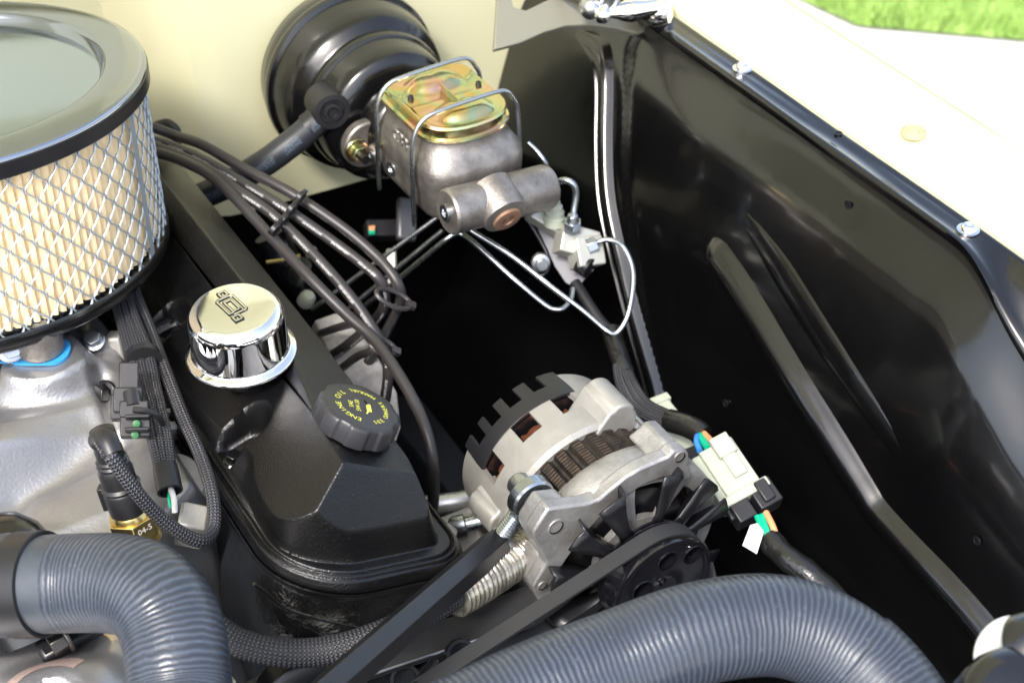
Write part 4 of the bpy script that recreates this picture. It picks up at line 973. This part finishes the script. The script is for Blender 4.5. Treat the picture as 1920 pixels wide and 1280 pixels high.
# broad face arm sweeping from the lower ear over the left ear to the right ear
arm = plate([(505, 812), (600, 800), (700, 787), (768, 765), (830, 712), (900, 655), (980, 606), (1060, 572), (1120, 548), (1150, 516), (1200, 506), (1228, 530), (1218, 590), (1245, 650), (1200, 668), (1150, 652),
       (1090, 655), (1000, 688), (920, 738), (850, 796), (765, 862), (700, 936), (640, 1015), (592, 1085), (540, 1165), (500, 1235), (445, 1264), (425, 1215), (496, 1092), (428, 960), (432, 925)], .0385, .050, 'face_arm', bev=.0018)
plate([(505, 814), (620, 800), (660, 850), (600, 980), (497, 1088), (430, 962), (434, 925)], .0395, .062, 'mounting_ear', bev=.0022)
plate([(444, 1262), (424, 1213), (494, 1094), (560, 1060), (580, 1120), (500, 1234)], .0400, .068, 'mounting_ear', bev=.0022)
plate([(1120, 550), (1150, 517), (1200, 508), (1226, 532), (1216, 592), (1150, 640), (1060, 600)], .0395, .078, 'mounting_ear', bev=.0022)
hole(545, 905, .0058, .0385); hole(1178, 548, .0044, .0385); hole(476, 1206, .0036, .0385)
ear(1170, 775, .102, .140, .058, .032, hole=0, m='alu_smooth')
ear(935, 985, .112, .146, .058, .032, hole=0, m='alu_smooth')
# through bolts
for (px, py, dy) in ((1196, 790, .11), (990, 1040, .11)):
    r, a = toalt(px, py, dy); build('through_bolt', MB().lathe(fr(AP(r, a, .06), (0, 1, 0)), [(.0034, 0), (.0034, .06)], 16), 'steel', al)
r, a = toalt(1140, 738, .146); hexbolt('through_bolt_nut', AP(r, a, .146), (0, 1, 0), 'zinc', al, r=.006, h=.006)
build('bearing_boss', MB().lathe(fr(AP(0, 0, .045), (0, -1, 0)), [(.026, 0), (.024, .012), (.015, .014)], 40), 'alu', al)
# fan: stamped disc, blades with folded tabs
fan = MB().lathe(fr(AP(0, 0, .026), (0, -1, 0)), [(.040, -.0016), (.040, 0), (.018, .0)], 60)
build('fan_disc', fan, 'satin_black', al)
for k in range(11):
    a0 = 10+k*32.7+(7 if k % 3 == 0 else 0); w1 = 13.5+(k % 2)*3
    rows_ = [.034, .046, .058, .070, .080]; bl = []
    for j, r in enumerate(rows_):
        wa = 22 if j == 0 else w1*(.62+.09*j)
        for q in range(5):
            a = a0+wa*(q/4-.5)-.8*j; rib = -.0022*math.sin(PI*q/4)**2 if 0 < j < 3 else 0
            bl.append(AP(r*(1-.02*(q == 0)), a, .026+.0006*j+rib))
        a = a0-wa*.5-.8*j; hgt = (.002, .010, .016, .019, .018)[j]
        bl.append(AP(r, a-1.0, .026+hgt*.35)); bl.append(AP(r*.99, a-.5-.5*j, .026+hgt))
    idx = [6, 5, 0, 1, 2, 3, 4]
    fs_ = [(j*7+idx[q], j*7+idx[q+1], (j+1)*7+idx[q+1], (j+1)*7+idx[q]) for j in range(4) for q in range(6)]
    mb = MB().add(bl, fs_); o_ = build('fan_blade', mb, 'satin_black', al, ang=28)
    sm_ = o_.modifiers.new('solid', 'SOLIDIFY'); sm_.thickness = .0016; sm_.offset = 0
# pulley
PF = fr(A0, (0, -1, 0), (1, 0, 0))
pul = build('pulley', MB().lathe(PF, [(.030, -.024), (.0415, -.0235), (.0425, -.022), (.0395, -.020), (.0395, -.006), (.0420, -.004), (.0428, -.0015), (.0425, .0002), (.0405, .0010), (.0375, .0012), (.0360, .0002), (.0345, .0004), (.020, .0010), (.0112, .0012), (.0105, .0010), (.010, .0030)], 120), 'pulley', al, ang=35)
def cut(o, cutters):
    cs = []
    for mb in cutters:
        c = build('cutter', mb, 'pulley', None, loc=WLOC[o.name]); cs.append(c)
        b = o.modifiers.new('cut', 'BOOLEAN'); b.object = c; b.operation = 'DIFFERENCE'; b.solver = 'EXACT'
    bpy.context.view_layer.update(); dg = bpy.context.evaluated_depsgraph_get(); me = bpy.data.meshes.new_from_object(o.evaluated_get(dg)); me.name = o.name
    o.modifiers.clear(); o.data = me
    me.polygons.foreach_set('use_smooth', [True]*len(me.polygons)); me.set_sharp_from_angle(angle=math.radians(30))
    for c in cs: bpy.data.objects.remove(c)
cl = []
for (px, py, r) in ((1252, 1052, .0080), (1205, 1107, .0082), (1300, 1040, .0080), (1241, 1089, .0038)):
    p = Yp(px, py, A0.y-.0012); cl.append(MB().lathe(fr(p+Vector((0, -.01, 0)), (0, 1, 0), (1, 0, 0)), [(r, 0), (r, .012 if r < .005 else .026)], 40))
    build('hole_lip', MB().lathe(fr(p, (0, -1, 0), (1, 0, 0)), [(r*1.10, -.0008), (r*1.06, .0004), (r*1.0, .0003), (r*1.0, -.0012)], 40, False, False), 'pulley', al, ang=60)
cut(pul, cl)
# belt: wraps the pulley and runs down-left to the crank
bt = MB(); q0 = Yp(862, 1238, A0.y+.013)-A0; cr_c = Vector((q0.x*1.9, 0, q0.z*1.9-.075)); 
da = math.atan2(cr_c.z, cr_c.x)
d2 = Yp(800, 1262, A0.y+.013)-A0
P = []
# tangent from the pulley top to the point through q0
up_ang = math.degrees(math.atan2(q0.z, q0.x)); Lq = math.hypot(q0.x, q0.z); tang = up_ang-math.degrees(math.acos(.0415/Lq))
far_ = Vector((q0.x-(AP(.0415, tang, 0)-A0).x, 0, q0.z-(AP(.0415, tang, 0)-A0).z)).normalized()
P = [A0+Vector((AP(.0415, tang, 0)-A0))+far_*t for t in (.46, .3, .2, .12, .05)]
for k in range(0, 25): P.append(AP(.0415, tang-k*7.2, 0))
e_ = P[-1]; dirb = (P[-1]-P[-2]).normalized(); P += [e_+dirb*t for t in (.05, .15, .3, .42)]
P = [p+Vector((0, .013, 0)) for p in P]
vs = []
for i, p in enumerate(P):
    t = (P[min(i+1, len(P)-1)]-P[max(i-1, 0)]).normalized(); nn = t.cross(Vector((0, 1, 0))).normalized()
    for (dy, dn) in ((-.0064, .001), (-.0058, .0018), (.0058, .0018), (.0064, .001), (.0064, -.0015), (-.0064, -.0015)): vs.append(p+Vector((0, dy, 0))-nn*dn)
k6 = 6
bt.add(vs, [(i*k6+q, i*k6+(q+1) % k6, (i+1)*k6+(q+1) % k6, (i+1)*k6+q) for i in range(len(P)-1) for q in range(k6)])
build('drive_belt', bt, 'belt', None, ang=50, label='flat black rubber drive belt wrapped over the alternator pulley', cat='belt')

# adjuster: hex rod, locknut, rod end, socket bolt
ad = thing('adjuster_rod', Dp(925, 1015, 1.13), 'dark anodised hexagonal adjuster rod running down-left from the alternator', 'adjuster rod')
b0, b1 = Dp(932, 1018, 1.16), Dp(560, 1345, .93); dv = (b1-b0).normalized()
build('hex_rod', MB().prism(fr(b0, dv, (0, 0, 1)), hexpoly(.0118, ph=math.radians(12)), .0, (b1-b0).length), 'satin_black', ad, bev=.0005)
build('locknut', MB().prism(fr(b0-dv*.006, dv, (0, 0, 1)), hexpoly(.0112, ph=.5), -.003, .005), 'zinc', ad, bev=.0005)
e0 = Yp(995, 932, A0.y+.070); sd_ = e0-b0
thr = []; Ls = .030
build('threaded_shank', MB().lathe(fr(b0, (e0-b0)), [(.0062 if k % 2 else .0074, k*.0011) for k in range(26)], 24), 'zinc', ad, ang=25)
ec = Yp(995, 932, A0.y+.070); RFz = fr(ec, (0, 1, 0), (1, 0, 0))
prr = [(.0090, -.0050), (.0155, -.0054), (.0172, -.0038), (.0174, .0038), (.0157, .0054), (.0090, .0050)]
build('rod_end', MB().lathe(RFz, prr, 56, False, False), 'zinc', ad, ang=35)
build('ball', MB().lathe(RFz, [(.005, -.0078), (.0088, -.0045), (.0095, 0), (.0088, .0045), (.005, .0078)], 32), 'steel', ad)
bh = ec+Vector((0, .0065, 0)); F = fr(bh, (0, 1, 0))
build('socket_bolt', MB().lathe(F, [(.0108, 0), (.0108, .0016), (.0088, .0018), (.0088, .0115), (.0082, .0128), (.0050, .0128), (.0050, .009)], 96, rf=lambda t, h: 1+(.025 if math.sin(48*t) > 0 else 0)*(.002 < h < .012)), 'steel', ad, ang=30)
#@@HOSES
# ================================================================== COOLANT HOSES
def corr(P, r, pitch, amp, name, lab, smooth0=None):
    Q = smooth_path(P, .0009)
    def rad(f, l):
        a = amp*(.5+.5*math.cos(2*PI*l/pitch))
        if smooth0 and f > smooth0: return r+.0016*sstep(smooth0, smooth0+.004, f)
        if smooth0 and f < 0: return r
        return r+a*(1+.15*noise.noise(Vector((l*40, 0, 0))))
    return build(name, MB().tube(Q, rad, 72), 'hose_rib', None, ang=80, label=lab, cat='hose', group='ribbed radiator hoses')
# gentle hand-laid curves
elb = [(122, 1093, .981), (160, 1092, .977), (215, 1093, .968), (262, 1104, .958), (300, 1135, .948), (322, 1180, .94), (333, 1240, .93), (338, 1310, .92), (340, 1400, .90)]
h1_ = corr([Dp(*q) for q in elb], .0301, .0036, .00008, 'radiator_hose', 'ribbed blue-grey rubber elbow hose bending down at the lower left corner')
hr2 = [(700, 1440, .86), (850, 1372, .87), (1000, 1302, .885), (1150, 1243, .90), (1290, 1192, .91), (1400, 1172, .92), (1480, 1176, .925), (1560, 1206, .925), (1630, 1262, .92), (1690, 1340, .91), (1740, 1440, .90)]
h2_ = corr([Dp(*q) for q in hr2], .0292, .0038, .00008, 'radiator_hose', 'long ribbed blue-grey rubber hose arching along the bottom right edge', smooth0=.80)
cfp = [(1652, 1285, .918), (1690, 1340, .91), (1740, 1440, .90)]
# thermostat housing, bracelet clamp
th_ = thing('thermostat_neck', Dp(10, 1060, 1.0), 'black coolant neck with a wide black band clamp, at the left picture edge', 'coolant neck')
c0, c1 = Dp(-30, 1098, 1.0), Dp(126, 1093, .981)
build('hose_stub', MB().lathe(fr(c0, c1-c0), [(.030, 0), (.0305, .010), (.0318, .0115), (.0325, .018), (.0310, .0250), (.0300, (c1-c0).length)], 72), 'hose', th_)
build('band_clamp', MB().lathe(fr(c0, c1-c0), [(.0312, .0260), (.0330, .0265), (.0330, .0445), (.0312, .0450)], 80, False, False), 'plastic_black', th_, ang=30)
build('neck', MB().lathe(fr(Dp(5, 1045, 1.05), (-.1, .5, .8)), [(.04, -.05), (.036, -.01), (.030, .012), (.020, .024), (.006, .030)], 48), 'black_gloss', th_, ang=60)
# braided oil hose and heat sleeve by the head
pipe([Dp(400, 1175, 1.06), Dp(450, 1205, 1.06), Dp(520, 1222, 1.06), Dp(590, 1222, 1.065), Dp(660, 1208, 1.07), Dp(740, 1178, 1.08), Dp(810, 1142, 1.10), Dp(858, 1112, 1.12)], .0098, 'braid_big', 'braided_hose', 'black braided hose sweeping below the cylinder head towards the alternator', 'hose', seg=28, per=.002)
Q = smooth_path([Dp(850, 1118, 1.12), Dp(900, 1088, 1.14), Dp(950, 1055, 1.17), Dp(1000, 1020, 1.20)], .0008)
build('heat_sleeve', MB().tube(Q, lambda f, l: .0150+.0012*math.sin(l*2*PI/.0045), 36), 'sleeve', None, label='shiny corrugated silver heat sleeve over a hose, left of the alternator', cat='sleeve', ang=70)
# accessory bracket plates under the rod
M['plate'] = mat('bracket_satin', (.030, .030, .032), .42, .3, dust=.15, bump=[(500, .1, .0003)], rvar=.08)
abk = thing('accessory_bracket', Dp(760, 1230, 1.12), 'flat dark grey accessory bracket plates with a bright edge, under the adjuster rod', 'bracket')
quad_plate([(430, 1290), (520, 1250), (700, 1205), (860, 1150), (1010, 1085), (1080, 1110), (1000, 1165), (870, 1205), (665, 1272), (600, 1330), (430, 1340)], [1.12, 1.13, 1.14, 1.16, 1.19, 1.19, 1.165, 1.145, 1.115, 1.10, 1.10], .008, 'front_plate', 'plate', abk)
quad_plate([(640, 1300), (870, 1222), (1010, 1150), (1060, 1200), (960, 1290), (800, 1400)], [1.15, 1.17, 1.19, 1.19, 1.165, 1.14], .01, 'back_plate', 'satin_black', abk)
for (px, py) in ((865, 1228), (760, 1275)):
    build('slot_rim', MB().lathe(fr(Dp(px, py, 1.135), (0, -.7, .7)), [(.012, -.003), (.0115, .001), (.009, .001), (.0085, -.003)], 28), 'satin_black', abk)
build('plate_edge', MB().tube([Dp(600, 1300, 1.105), Dp(665, 1274, 1.113), Dp(870, 1207, 1.143), Dp(1000, 1166, 1.163)], .0011, 8), 'steel', abk)
build('brace_rod', MB().tube([Dp(770, 1300, 1.10), Dp(798, 1262, 1.12), Dp(815, 1240, 1.13)], .004, 12), 'satin_black', abk)
build('pulley_disc', MB().lathe(fr(Dp(560, 1300, 1.09), (0, -1, .15)), [(.030, -.01), (.030, .006), (.026, .009), (.01, .009)], 48), 'satin_black', abk, bev=.001)
# fittings glimpsed between cover and alternator
pf_ = thing('pipe_fitting', Dp(870, 940, 1.30), 'bright pipe and threaded fitting between the valve cover and the alternator', 'pipe fitting')
build('pipe', MB().tube([Dp(800, 948, 1.32), Dp(860, 940, 1.32), Dp(930, 925, 1.33)], .009, 18), 'steel', pf_)
build('fitting', MB().lathe(fr(Dp(845, 990, 1.28), (Dp(905, 975, 1.28)-Dp(845, 990, 1.28))), [(.008, 0), (.0095, .003), (.0095, .012), (.006, .013), (.006, .026)], 20), 'zinc', pf_)
build('bolt_head', MB().prism(fr(Dp(838, 1000, 1.26), (-.3, -.6, .6)), hexpoly(.009), 0, .008), 'alu_smooth', pf_, bev=.001)
build('block', MB().box(fr(Dp(850, 1010, 1.31), (-.3, -.6, .6)), .05, .04, .03), 'alu_smooth', pf_, bev=.004)
build('stud', MB().tube([Dp(905, 945, 1.27), Dp(918, 962, 1.265)], .0065, 12), 'brass', pf_)
# far bracket strap right of the pulley
build('alternator_strap', MB().tube(smooth_path([Dp(1300, 1000, 1.26), Dp(1322, 1040, 1.25), Dp(1336, 1090, 1.24), Dp(1340, 1130, 1.24)], .005), .0085, 14, flat=.35), 'grey', None, label='curved grey steel strap standing right of the alternator pulley', cat='strap')

# ================================================================== SENSOR, LOOMS ON THE INTAKE
sn = thing('coolant_sensor', Dp(248, 965, 1.09), 'brass hexagonal temperature sensor with a ribbed black boot, on the intake', 'sensor')
s0, s1 = Dp(252, 985, 1.09), Dp(196, 822, 1.055); dv = (s1-s0).normalized()
build('brass_hex', MB().lathe(fr(s0, dv), [(.016, -.012), (.0145, -.004), (.0145, .002)], 36).prism(fr(s0, dv, (1, 0, 0)), hexpoly(.0170, ph=.25), -.006, .0085).lathe(fr(s0, dv), [(.0135, .0085), (.0125, .0125), (.011, .014)], 32), 'brass', sn, bev=.0005)
vs_, fs_ = text_mesh('04-5', .0062); hx = (RT*.55-FW*.8); hx = (hx-dv*hx.dot(dv)).normalized()
ang_ = [math.radians(60*k+30)+.25 for k in range(6)]; F0 = fr(s0, dv, (1, 0, 0)).to_3x3(); best = max(ang_, key=lambda a: (F0 @ Vector((math.cos(a), math.sin(a), 0))).dot(-FW*.8+RT*.5))
nh = F0 @ Vector((math.cos(best), math.sin(best), 0)); F = fr(s0+dv*.0028+nh*(.0170*math.cos(PI/6)+.0003), nh, dv.cross(nh)) 
build('stamped_code', MB().add([F @ v for v in vs_], fs_), 'white', sn)
build('boot', MB().lathe(fr(s0, dv), [(.0125, .013), (.0130, .016), (.0130, .030), (.0120, .0315), (.0135, .034), (.0118, .036), (.0118, .047), (.0105, .050), (.0112, .052), (.0100, .0535), (.0108, .0555), (.0095, .057), (.0095, .064), (.0085, .068), (.0085, .078)], 40), 'plastic_black', sn, ang=35)
build('boot_latch', MB().box(fr(s0+dv*.024-RT*.013, dv, RT), .006, .008, .018), 'plastic_black', sn, bev=.0008)
lp = [(190, 828, 1.035), (205, 850, 1.03), (225, 880, 1.035), (258, 925, 1.045), (300, 970, 1.06), (350, 1005, 1.075), (380, 1012, 1.085), (398, 995, 1.10), (402, 960, 1.11), (394, 910, 1.125), (372, 845, 1.15), (345, 785, 1.17), (312, 700, 1.20), (282, 620, 1.24), (255, 555, 1.27), (240, 500, 1.30)]
pipe([Dp(*q) for q in lp], .0049, 'braid', 'wiring_loom', 'thin braided loom looping from the sensor boot up along the valve cover', 'wiring loom', seg=18, per=.0025)
build('boot_elbow', MB().tube(smooth_path([Dp(186, 826, 1.05), Dp(193, 818, 1.042), Dp(202, 828, 1.034), Dp(212, 852, 1.032)], .003), .0075, 20), 'plastic_black', sn)
lm = thing('injector_loom', Dp(280, 740, 1.16), 'wide bundle of braided black looms ending in a cuff with a white wire', 'wiring loom')
for k, off in enumerate((-17, 0, 17)):
    P = [Dp(218+off*.7, 530, 1.27), Dp(240+off*.8, 600, 1.235), Dp(262+off, 665, 1.205), Dp(278+off*.9, 735, 1.175), Dp(297+off*.8, 810, 1.145), Dp(310+off*.6, 880, 1.12)]
    build('loom_strand', MB().tube(smooth_path(P, .0025), .0043, 16), 'braid', lm, ang=60)
build('cuff', MB().lathe(fr(Dp(312, 888, 1.115), Dp(322, 935, 1.105)-Dp(312, 888, 1.115)), [(.0085, -.006), (.0090, 0), (.0090, .014), (.0075, .0145), (.0070, .010)], 28), 'rubber', lm)
build('white_wire', MB().tube(smooth_path([Dp(320, 915, 1.11), Dp(326, 935, 1.10), Dp(328, 960, 1.10)], .003), .0021, 10), 'white', lm)
build('green_strand', MB().tube(smooth_path([Dp(318, 915, 1.115), Dp(317, 935, 1.105), Dp(320, 950, 1.105)], .003), .0012, 8), 'green_w', lm)
build('loom_tie', MB().lathe(fr(Dp(268, 672, 1.20), (Dp(278, 735, 1.175)-Dp(262, 665, 1.205))), [(.0135, -.003), (.0135, .003)], 24), 'plastic_black', lm)
cn = thing('two_pin_connector', Dp(252, 785, 1.13), 'black two-pin connector with green seals, strapped beside the intake loom', 'connector')
F = fr(Dp(248, 760, 1.135), (-.25, -.45, .8), (.55, -.8, 0))
def cbox(x, y, d_, a, b, c, m='plastic_black', name='housing'):
    return build(name, MB().box(fr(Dp(x, y, d_), (-.15, -.62, .75), (.86, -.35, -.1)), a, b, c), m, cn, bev=.0011)
cbox(242, 720, 1.155, .014, .030, .014); cbox(240, 752, 1.14, .020, .018, .016); cbox(252, 770, 1.135, .020, .012, .018, name='latch'); cbox(254, 800, 1.13, .021, .016, .010)
cbox(224, 765, 1.14, .012, .018, .012, name='clip'); cbox(258, 782, 1.124, .017, .003, .012, name='rib'); cbox(257, 806, 1.122, .017, .003, .012, name='rib')
for (px, py) in ((256, 794), (253, 815)): build('seal', MB().lathe(fr(Dp(px, py, 1.122), (-.2, -.7, .6)), [(.0028, -.004), (.0026, .001), (.0012, .0012)], 16), 'green_seal', cn)
build('strap', MB().tube(smooth_path([Dp(250, 768, 1.125), Dp(275, 770, 1.125), Dp(296, 780, 1.13), Dp(306, 795, 1.14)], .003), .0022, 8), 'plastic_black', cn)
build('seal_sleeve', MB().lathe(fr(Dp(246, 735, 1.135), (Dp(252, 775, 1.13)-Dp(244, 720, 1.14))), [(.006, 0), (.006, .012)], 18), 'plastic_black', cn)

# ================================================================== RIGHT-HAND HARNESS AND CONNECTOR
pipe([Dp(1078, 530, 1.44), Dp(1098, 562, 1.43), Dp(1122, 598, 1.42), Dp(1150, 630, 1.41)], .0052, 'rubber', 'wiring_loom', 'smooth tapered black loom dropping from the valve bracket', 'wiring loom')
hn = thing('charge_harness', Dp(1180, 720, 1.38), 'taped and braided black harness running down to the ivory connector', 'wiring loom')
build('taped_section', MB().tube(smooth_path([Dp(1145, 618, 1.41), Dp(1155, 650, 1.40), Dp(1165, 680, 1.39), Dp(1172, 700, 1.385)], .003), .0085, 18), 'tape', hn)
for k, (ox, oy) in enumerate(((-9, 4), (2, 0), (12, -5))):
    P = [Dp(1164+ox*.6, 685+oy*.3, 1.385+.004*k), Dp(1174+ox, 720+oy*.3, 1.37), Dp(1198+ox, 760+oy, 1.35), Dp(1240+ox*.5, 783+oy*1.6, 1.33), Dp(1290, 800+oy*1.3, 1.31), Dp(1306, 808+oy, 1.305)]
    build('braided_leg', MB().tube(smooth_path(P, .0025), .0048, 16), 'braid', hn, ang=60)
build('end_tape', MB().tube(smooth_path([Dp(1255, 788, 1.325), Dp(1285, 797, 1.312), Dp(1308, 808, 1.303), Dp(1316, 816, 1.30)], .003), .0098, 20), 'tape', hn)
ic = thing('ivory_connector', Dp(1365, 880, 1.27), 'ivory rectangular wiring connector joined to a black plug, right of the alternator', 'connector', 'ivory harness connectors')
ca, cb_ = Dp(1335, 838, 1.27), Dp(1400, 935, 1.25); dv = (cb_-ca).normalized(); sdv = RT-dv*RT.dot(dv)
F = fr((ca+cb_)/2, dv, sdv); Lc = (cb_-ca).length
def lb(x, y, z, a, b, c, m='ivory', name='housing', bev=.0012): return build(name, MB().box(F @ Matrix.Translation((x, y, z)), a, b, c), m, ic, bev=bev)
lb(0, 0, 0, .030, .020, Lc*.92); lb(-.0185, 0, -.001, .0075, .016, Lc*.84, name='side_channel'); lb(.004, -.012 if (F.to_3x3() @ Vector((0, 1, 0))).dot(FW) > 0 else .012, -Lc*.36, .016, .007, .018, name='latch')
lb(0, 0, Lc*.45, .040, .024, .008, name='collar')
sgn = -1 if (F.to_3x3() @ Vector((0, 1, 0))).dot(FW) > 0 else 1
lb(.004, sgn*.0115, -Lc*.06, .012, .004, Lc*.5, name='rail')
lb(.012, 0, Lc*.60, .020, .022, .022, 'plastic_black', 'plug'); lb(-.010, 0, Lc*.60, .016, .020, .024, 'plastic_black', 'plug'); lb(.012, sgn*.012, Lc*.58, .010, .006, .018, 'plastic_black', 'plug_latch')
lb(-.026, 0, Lc*.44, .012, .004, .006, 'plastic_black', 'lock_arm'); lb(-.0195, sgn*.003, Lc*.54, .004, .006, .018, 'plastic_black', 'lock_arm')
for (m_, a, b, c, d_) in (('blue_w', (1308, 815), (1306, 828), (1312, 845), 0), ('green_w', (1313, 815), (1318, 828), (1326, 840), 0), ('green_w', (1314, 816), (1322, 828), (1331, 838), 1), ('orange_w', (1320, 812), (1330, 822), (1340, 832), 0)):
    build('wire', MB().tube(smooth_path([Dp(*a, 1.295), Dp(*b, 1.285), Dp(*c, 1.275)], .003), .0025, 10), m_, ic)
for (m_, a, b, c) in (('green_w', (1420, 968), (1430, 992), (1444, 1020)), ('green_w', (1428, 966), (1436, 990), (1446, 1012)), ('orange_w', (1436, 960), (1448, 984), (1458, 1012)), ('blue_w', (1432, 985), (1444, 1002), (1452, 1016))):
    build('wire', MB().tube(smooth_path([Dp(*a, 1.235), Dp(*b, 1.225), Dp(*c, 1.22)], .003), .0026, 10), m_, ic)
tg = quad_plate([(1392, 1022), (1407, 984), (1420, 980), (1432, 996), (1419, 1038)], [1.215]*5, .0006, 'paper_tag', 'white', None, bev=0); tg['label'] = 'small white paper tag with faint marks on the wires below the ivory connector'; tg['category'] = 'tag'
vs_, fs_ = text_mesh('ST 5', .0075); pt0 = Dp(1416, 1006, 1.2145); F = fr(pt0, CP-pt0, RT*.5+UP*.85)
t_ = build('tag_print', MB().add([F @ v for v in vs_], fs_), 'grey', None, loc=WLOC[tg.name]); t_.parent = tg; t_.location = (0, 0, 0)
build('taped_loom', MB().tube(smooth_path([Dp(1442, 1012, 1.225), Dp(1475, 1045, 1.21), Dp(1515, 1075, 1.20), Dp(1560, 1115, 1.19), Dp(1600, 1160, 1.18)], .003), lambda f, l: .0098+.0012*noise.noise(Vector((l*90, 0, 0))), 20), 'tape', None, label='shiny taped loom running from the connector wires under the long hose', cat='wiring loom')
# second ivory connector behind
i2 = thing('ivory_connector', Dp(1260, 820, 1.36), 'partly hidden ivory connector behind the alternator ear and harness', 'connector', 'ivory harness connectors')
F = fr(Dp(1262, 812, 1.36), Dp(1292, 860, 1.34)-Dp(1236, 790, 1.37), RT)
build('housing', MB().box(F, .026, .018, .060), 'ivory', i2, bev=.0012); build('plug', MB().box(F @ Matrix.Translation((0, 0, .042)), .030, .022, .03), 'plastic_black', i2, bev=.0012)
build('wire', MB().tube([Dp(1310, 900, 1.33), Dp(1318, 918, 1.32)], .003, 8), 'orange_w', i2); build('wire', MB().tube([Dp(1306, 906, 1.33), Dp(1312, 924, 1.32)], .003, 8), 'green_w', i2)
build('cap', MB().box(F @ Matrix.Translation((0, 0, -.032)), .030, .022, .008), 'ivory', i2, bev=.001)

# ================================================================== HOOD HINGE
hg = thing('hood_hinge', Dp(1090, 40, 1.52), 'brushed metal hood hinge arm with ball studs and gas strut end, top of the picture', 'hinge')
arc = [(925, 92), (960, 84), (1010, 72), (1060, 58), (1110, 50), (1160, 50), (1205, 58), (1228, 48), (1238, 20), (1236, -20), (1200, -30), (1150, 0), (1100, 12), (1040, 10), (990, 15), (960, 20), (940, 0), (932, -30), (925, 20)]
quad_plate(arc, [1.50]*len(arc), .006, 'hinge_plate', 'hinge', hg, bev=.001) if 'hinge' in M else None
M['hinge'] = mat('brushed_hinge', (.25, .24, .185), .40, .35, rvar=.08)
HN = Vector((.05, -.50, .87)).normalized(); F = fr(Dp(1050, 20, 1.50), HN, RT)
def hp_(x, y): v = F.inverted() @ Pl(x, y, F.translation, HN); return (v.x, v.y)
pol = [hp_(*q) for q in ((925, 95), (975, 82), (1020, 62), (1060, 50), (1100, 48), (1150, 54), (1190, 64), (1215, 60), (1235, 40), (1243, 10), (1240, -60), (1180, -60), (1150, -20), (1090, -8), (1030, 0), (985, 22), (962, 16), (955, -10), (950, -60), (935, -60))]
build('hinge_plate', MB().prism(F, pol[::-1], -.004, .002), 'hinge', hg, bev=.0012)
p = Dp(1235, 20, 1.485); build('end_disc', MB().lathe(fr(p, (.75, -.55, .25)), [(.020, -.006), (.0215, 0), (.0215, .009), (.019, .011), (.004, .0115)], 48), 'chrome', hg, ang=35)
p = Dp(1130, 28, 1.47)
def ball(c, r, m='chrome', name='ball_stud'):
    build(name, MB().lathe(fr(c), [(r*math.sin(t), -r*math.cos(t)) for t in np.linspace(.05, PI-.05, 16)], 28), m, hg)
ball(p, .0085); ball(Dp(1108, 14, 1.475), .0115, 'steel')
q = Dp(1200, 18, 1.47); build('strut_end', MB().lathe(fr(p, q-p), [(.004, .005), (.0055, .010), (.0110, .024), (.0105, .030), (.0085, .040), (.0085, .05)], 32), 'chrome', hg, ang=50)
build('strut_rod', MB().tube([Dp(1108, 14, 1.475), Dp(1050, -15, 1.50), Dp(960, -60, 1.54)], .0045, 14), 'dark_steel', hg)
build('strut_body', MB().tube([Dp(1135, 20, 1.48), Dp(1150, -20, 1.46), Dp(1165, -80, 1.44)], .0095, 20), 'steel', hg)
ball(Dp(1210, 22, 1.475), .008, 'satin_black', 'end_bolt')

# ================================================================== BLACK HORN BELL at the lower right corner
hb = thing('reservoir_cap', Dp(1900, 1240, .80), 'glossy black rounded cap with a white disc behind it, bottom right corner', 'cap')
build('white_disc', MB().lathe(fr(Dp(1905, 1232, .84), (-.35, -.7, .62)), [(.0215, -.004), (.0225, 0), (.0215, .003), (.004, .0035)], 48), 'white', hb, ang=30)
build('black_shell', MB().lathe(fr(Dp(1915, 1330, .80), (-.2, -.3, .9)), [(.034, -.05), (.033, .0), (.030, .009), (.022, .013), (.004, .015)], 64), 'pulley', hb, ang=60)
build('side_cover', MB().lathe(fr(Dp(1955, 1215, .815), (.3, -.55, .6)), [(.020, -.01), (.019, .002), (.014, .006), (.003, .007)], 48), 'pulley', hb, ang=60)
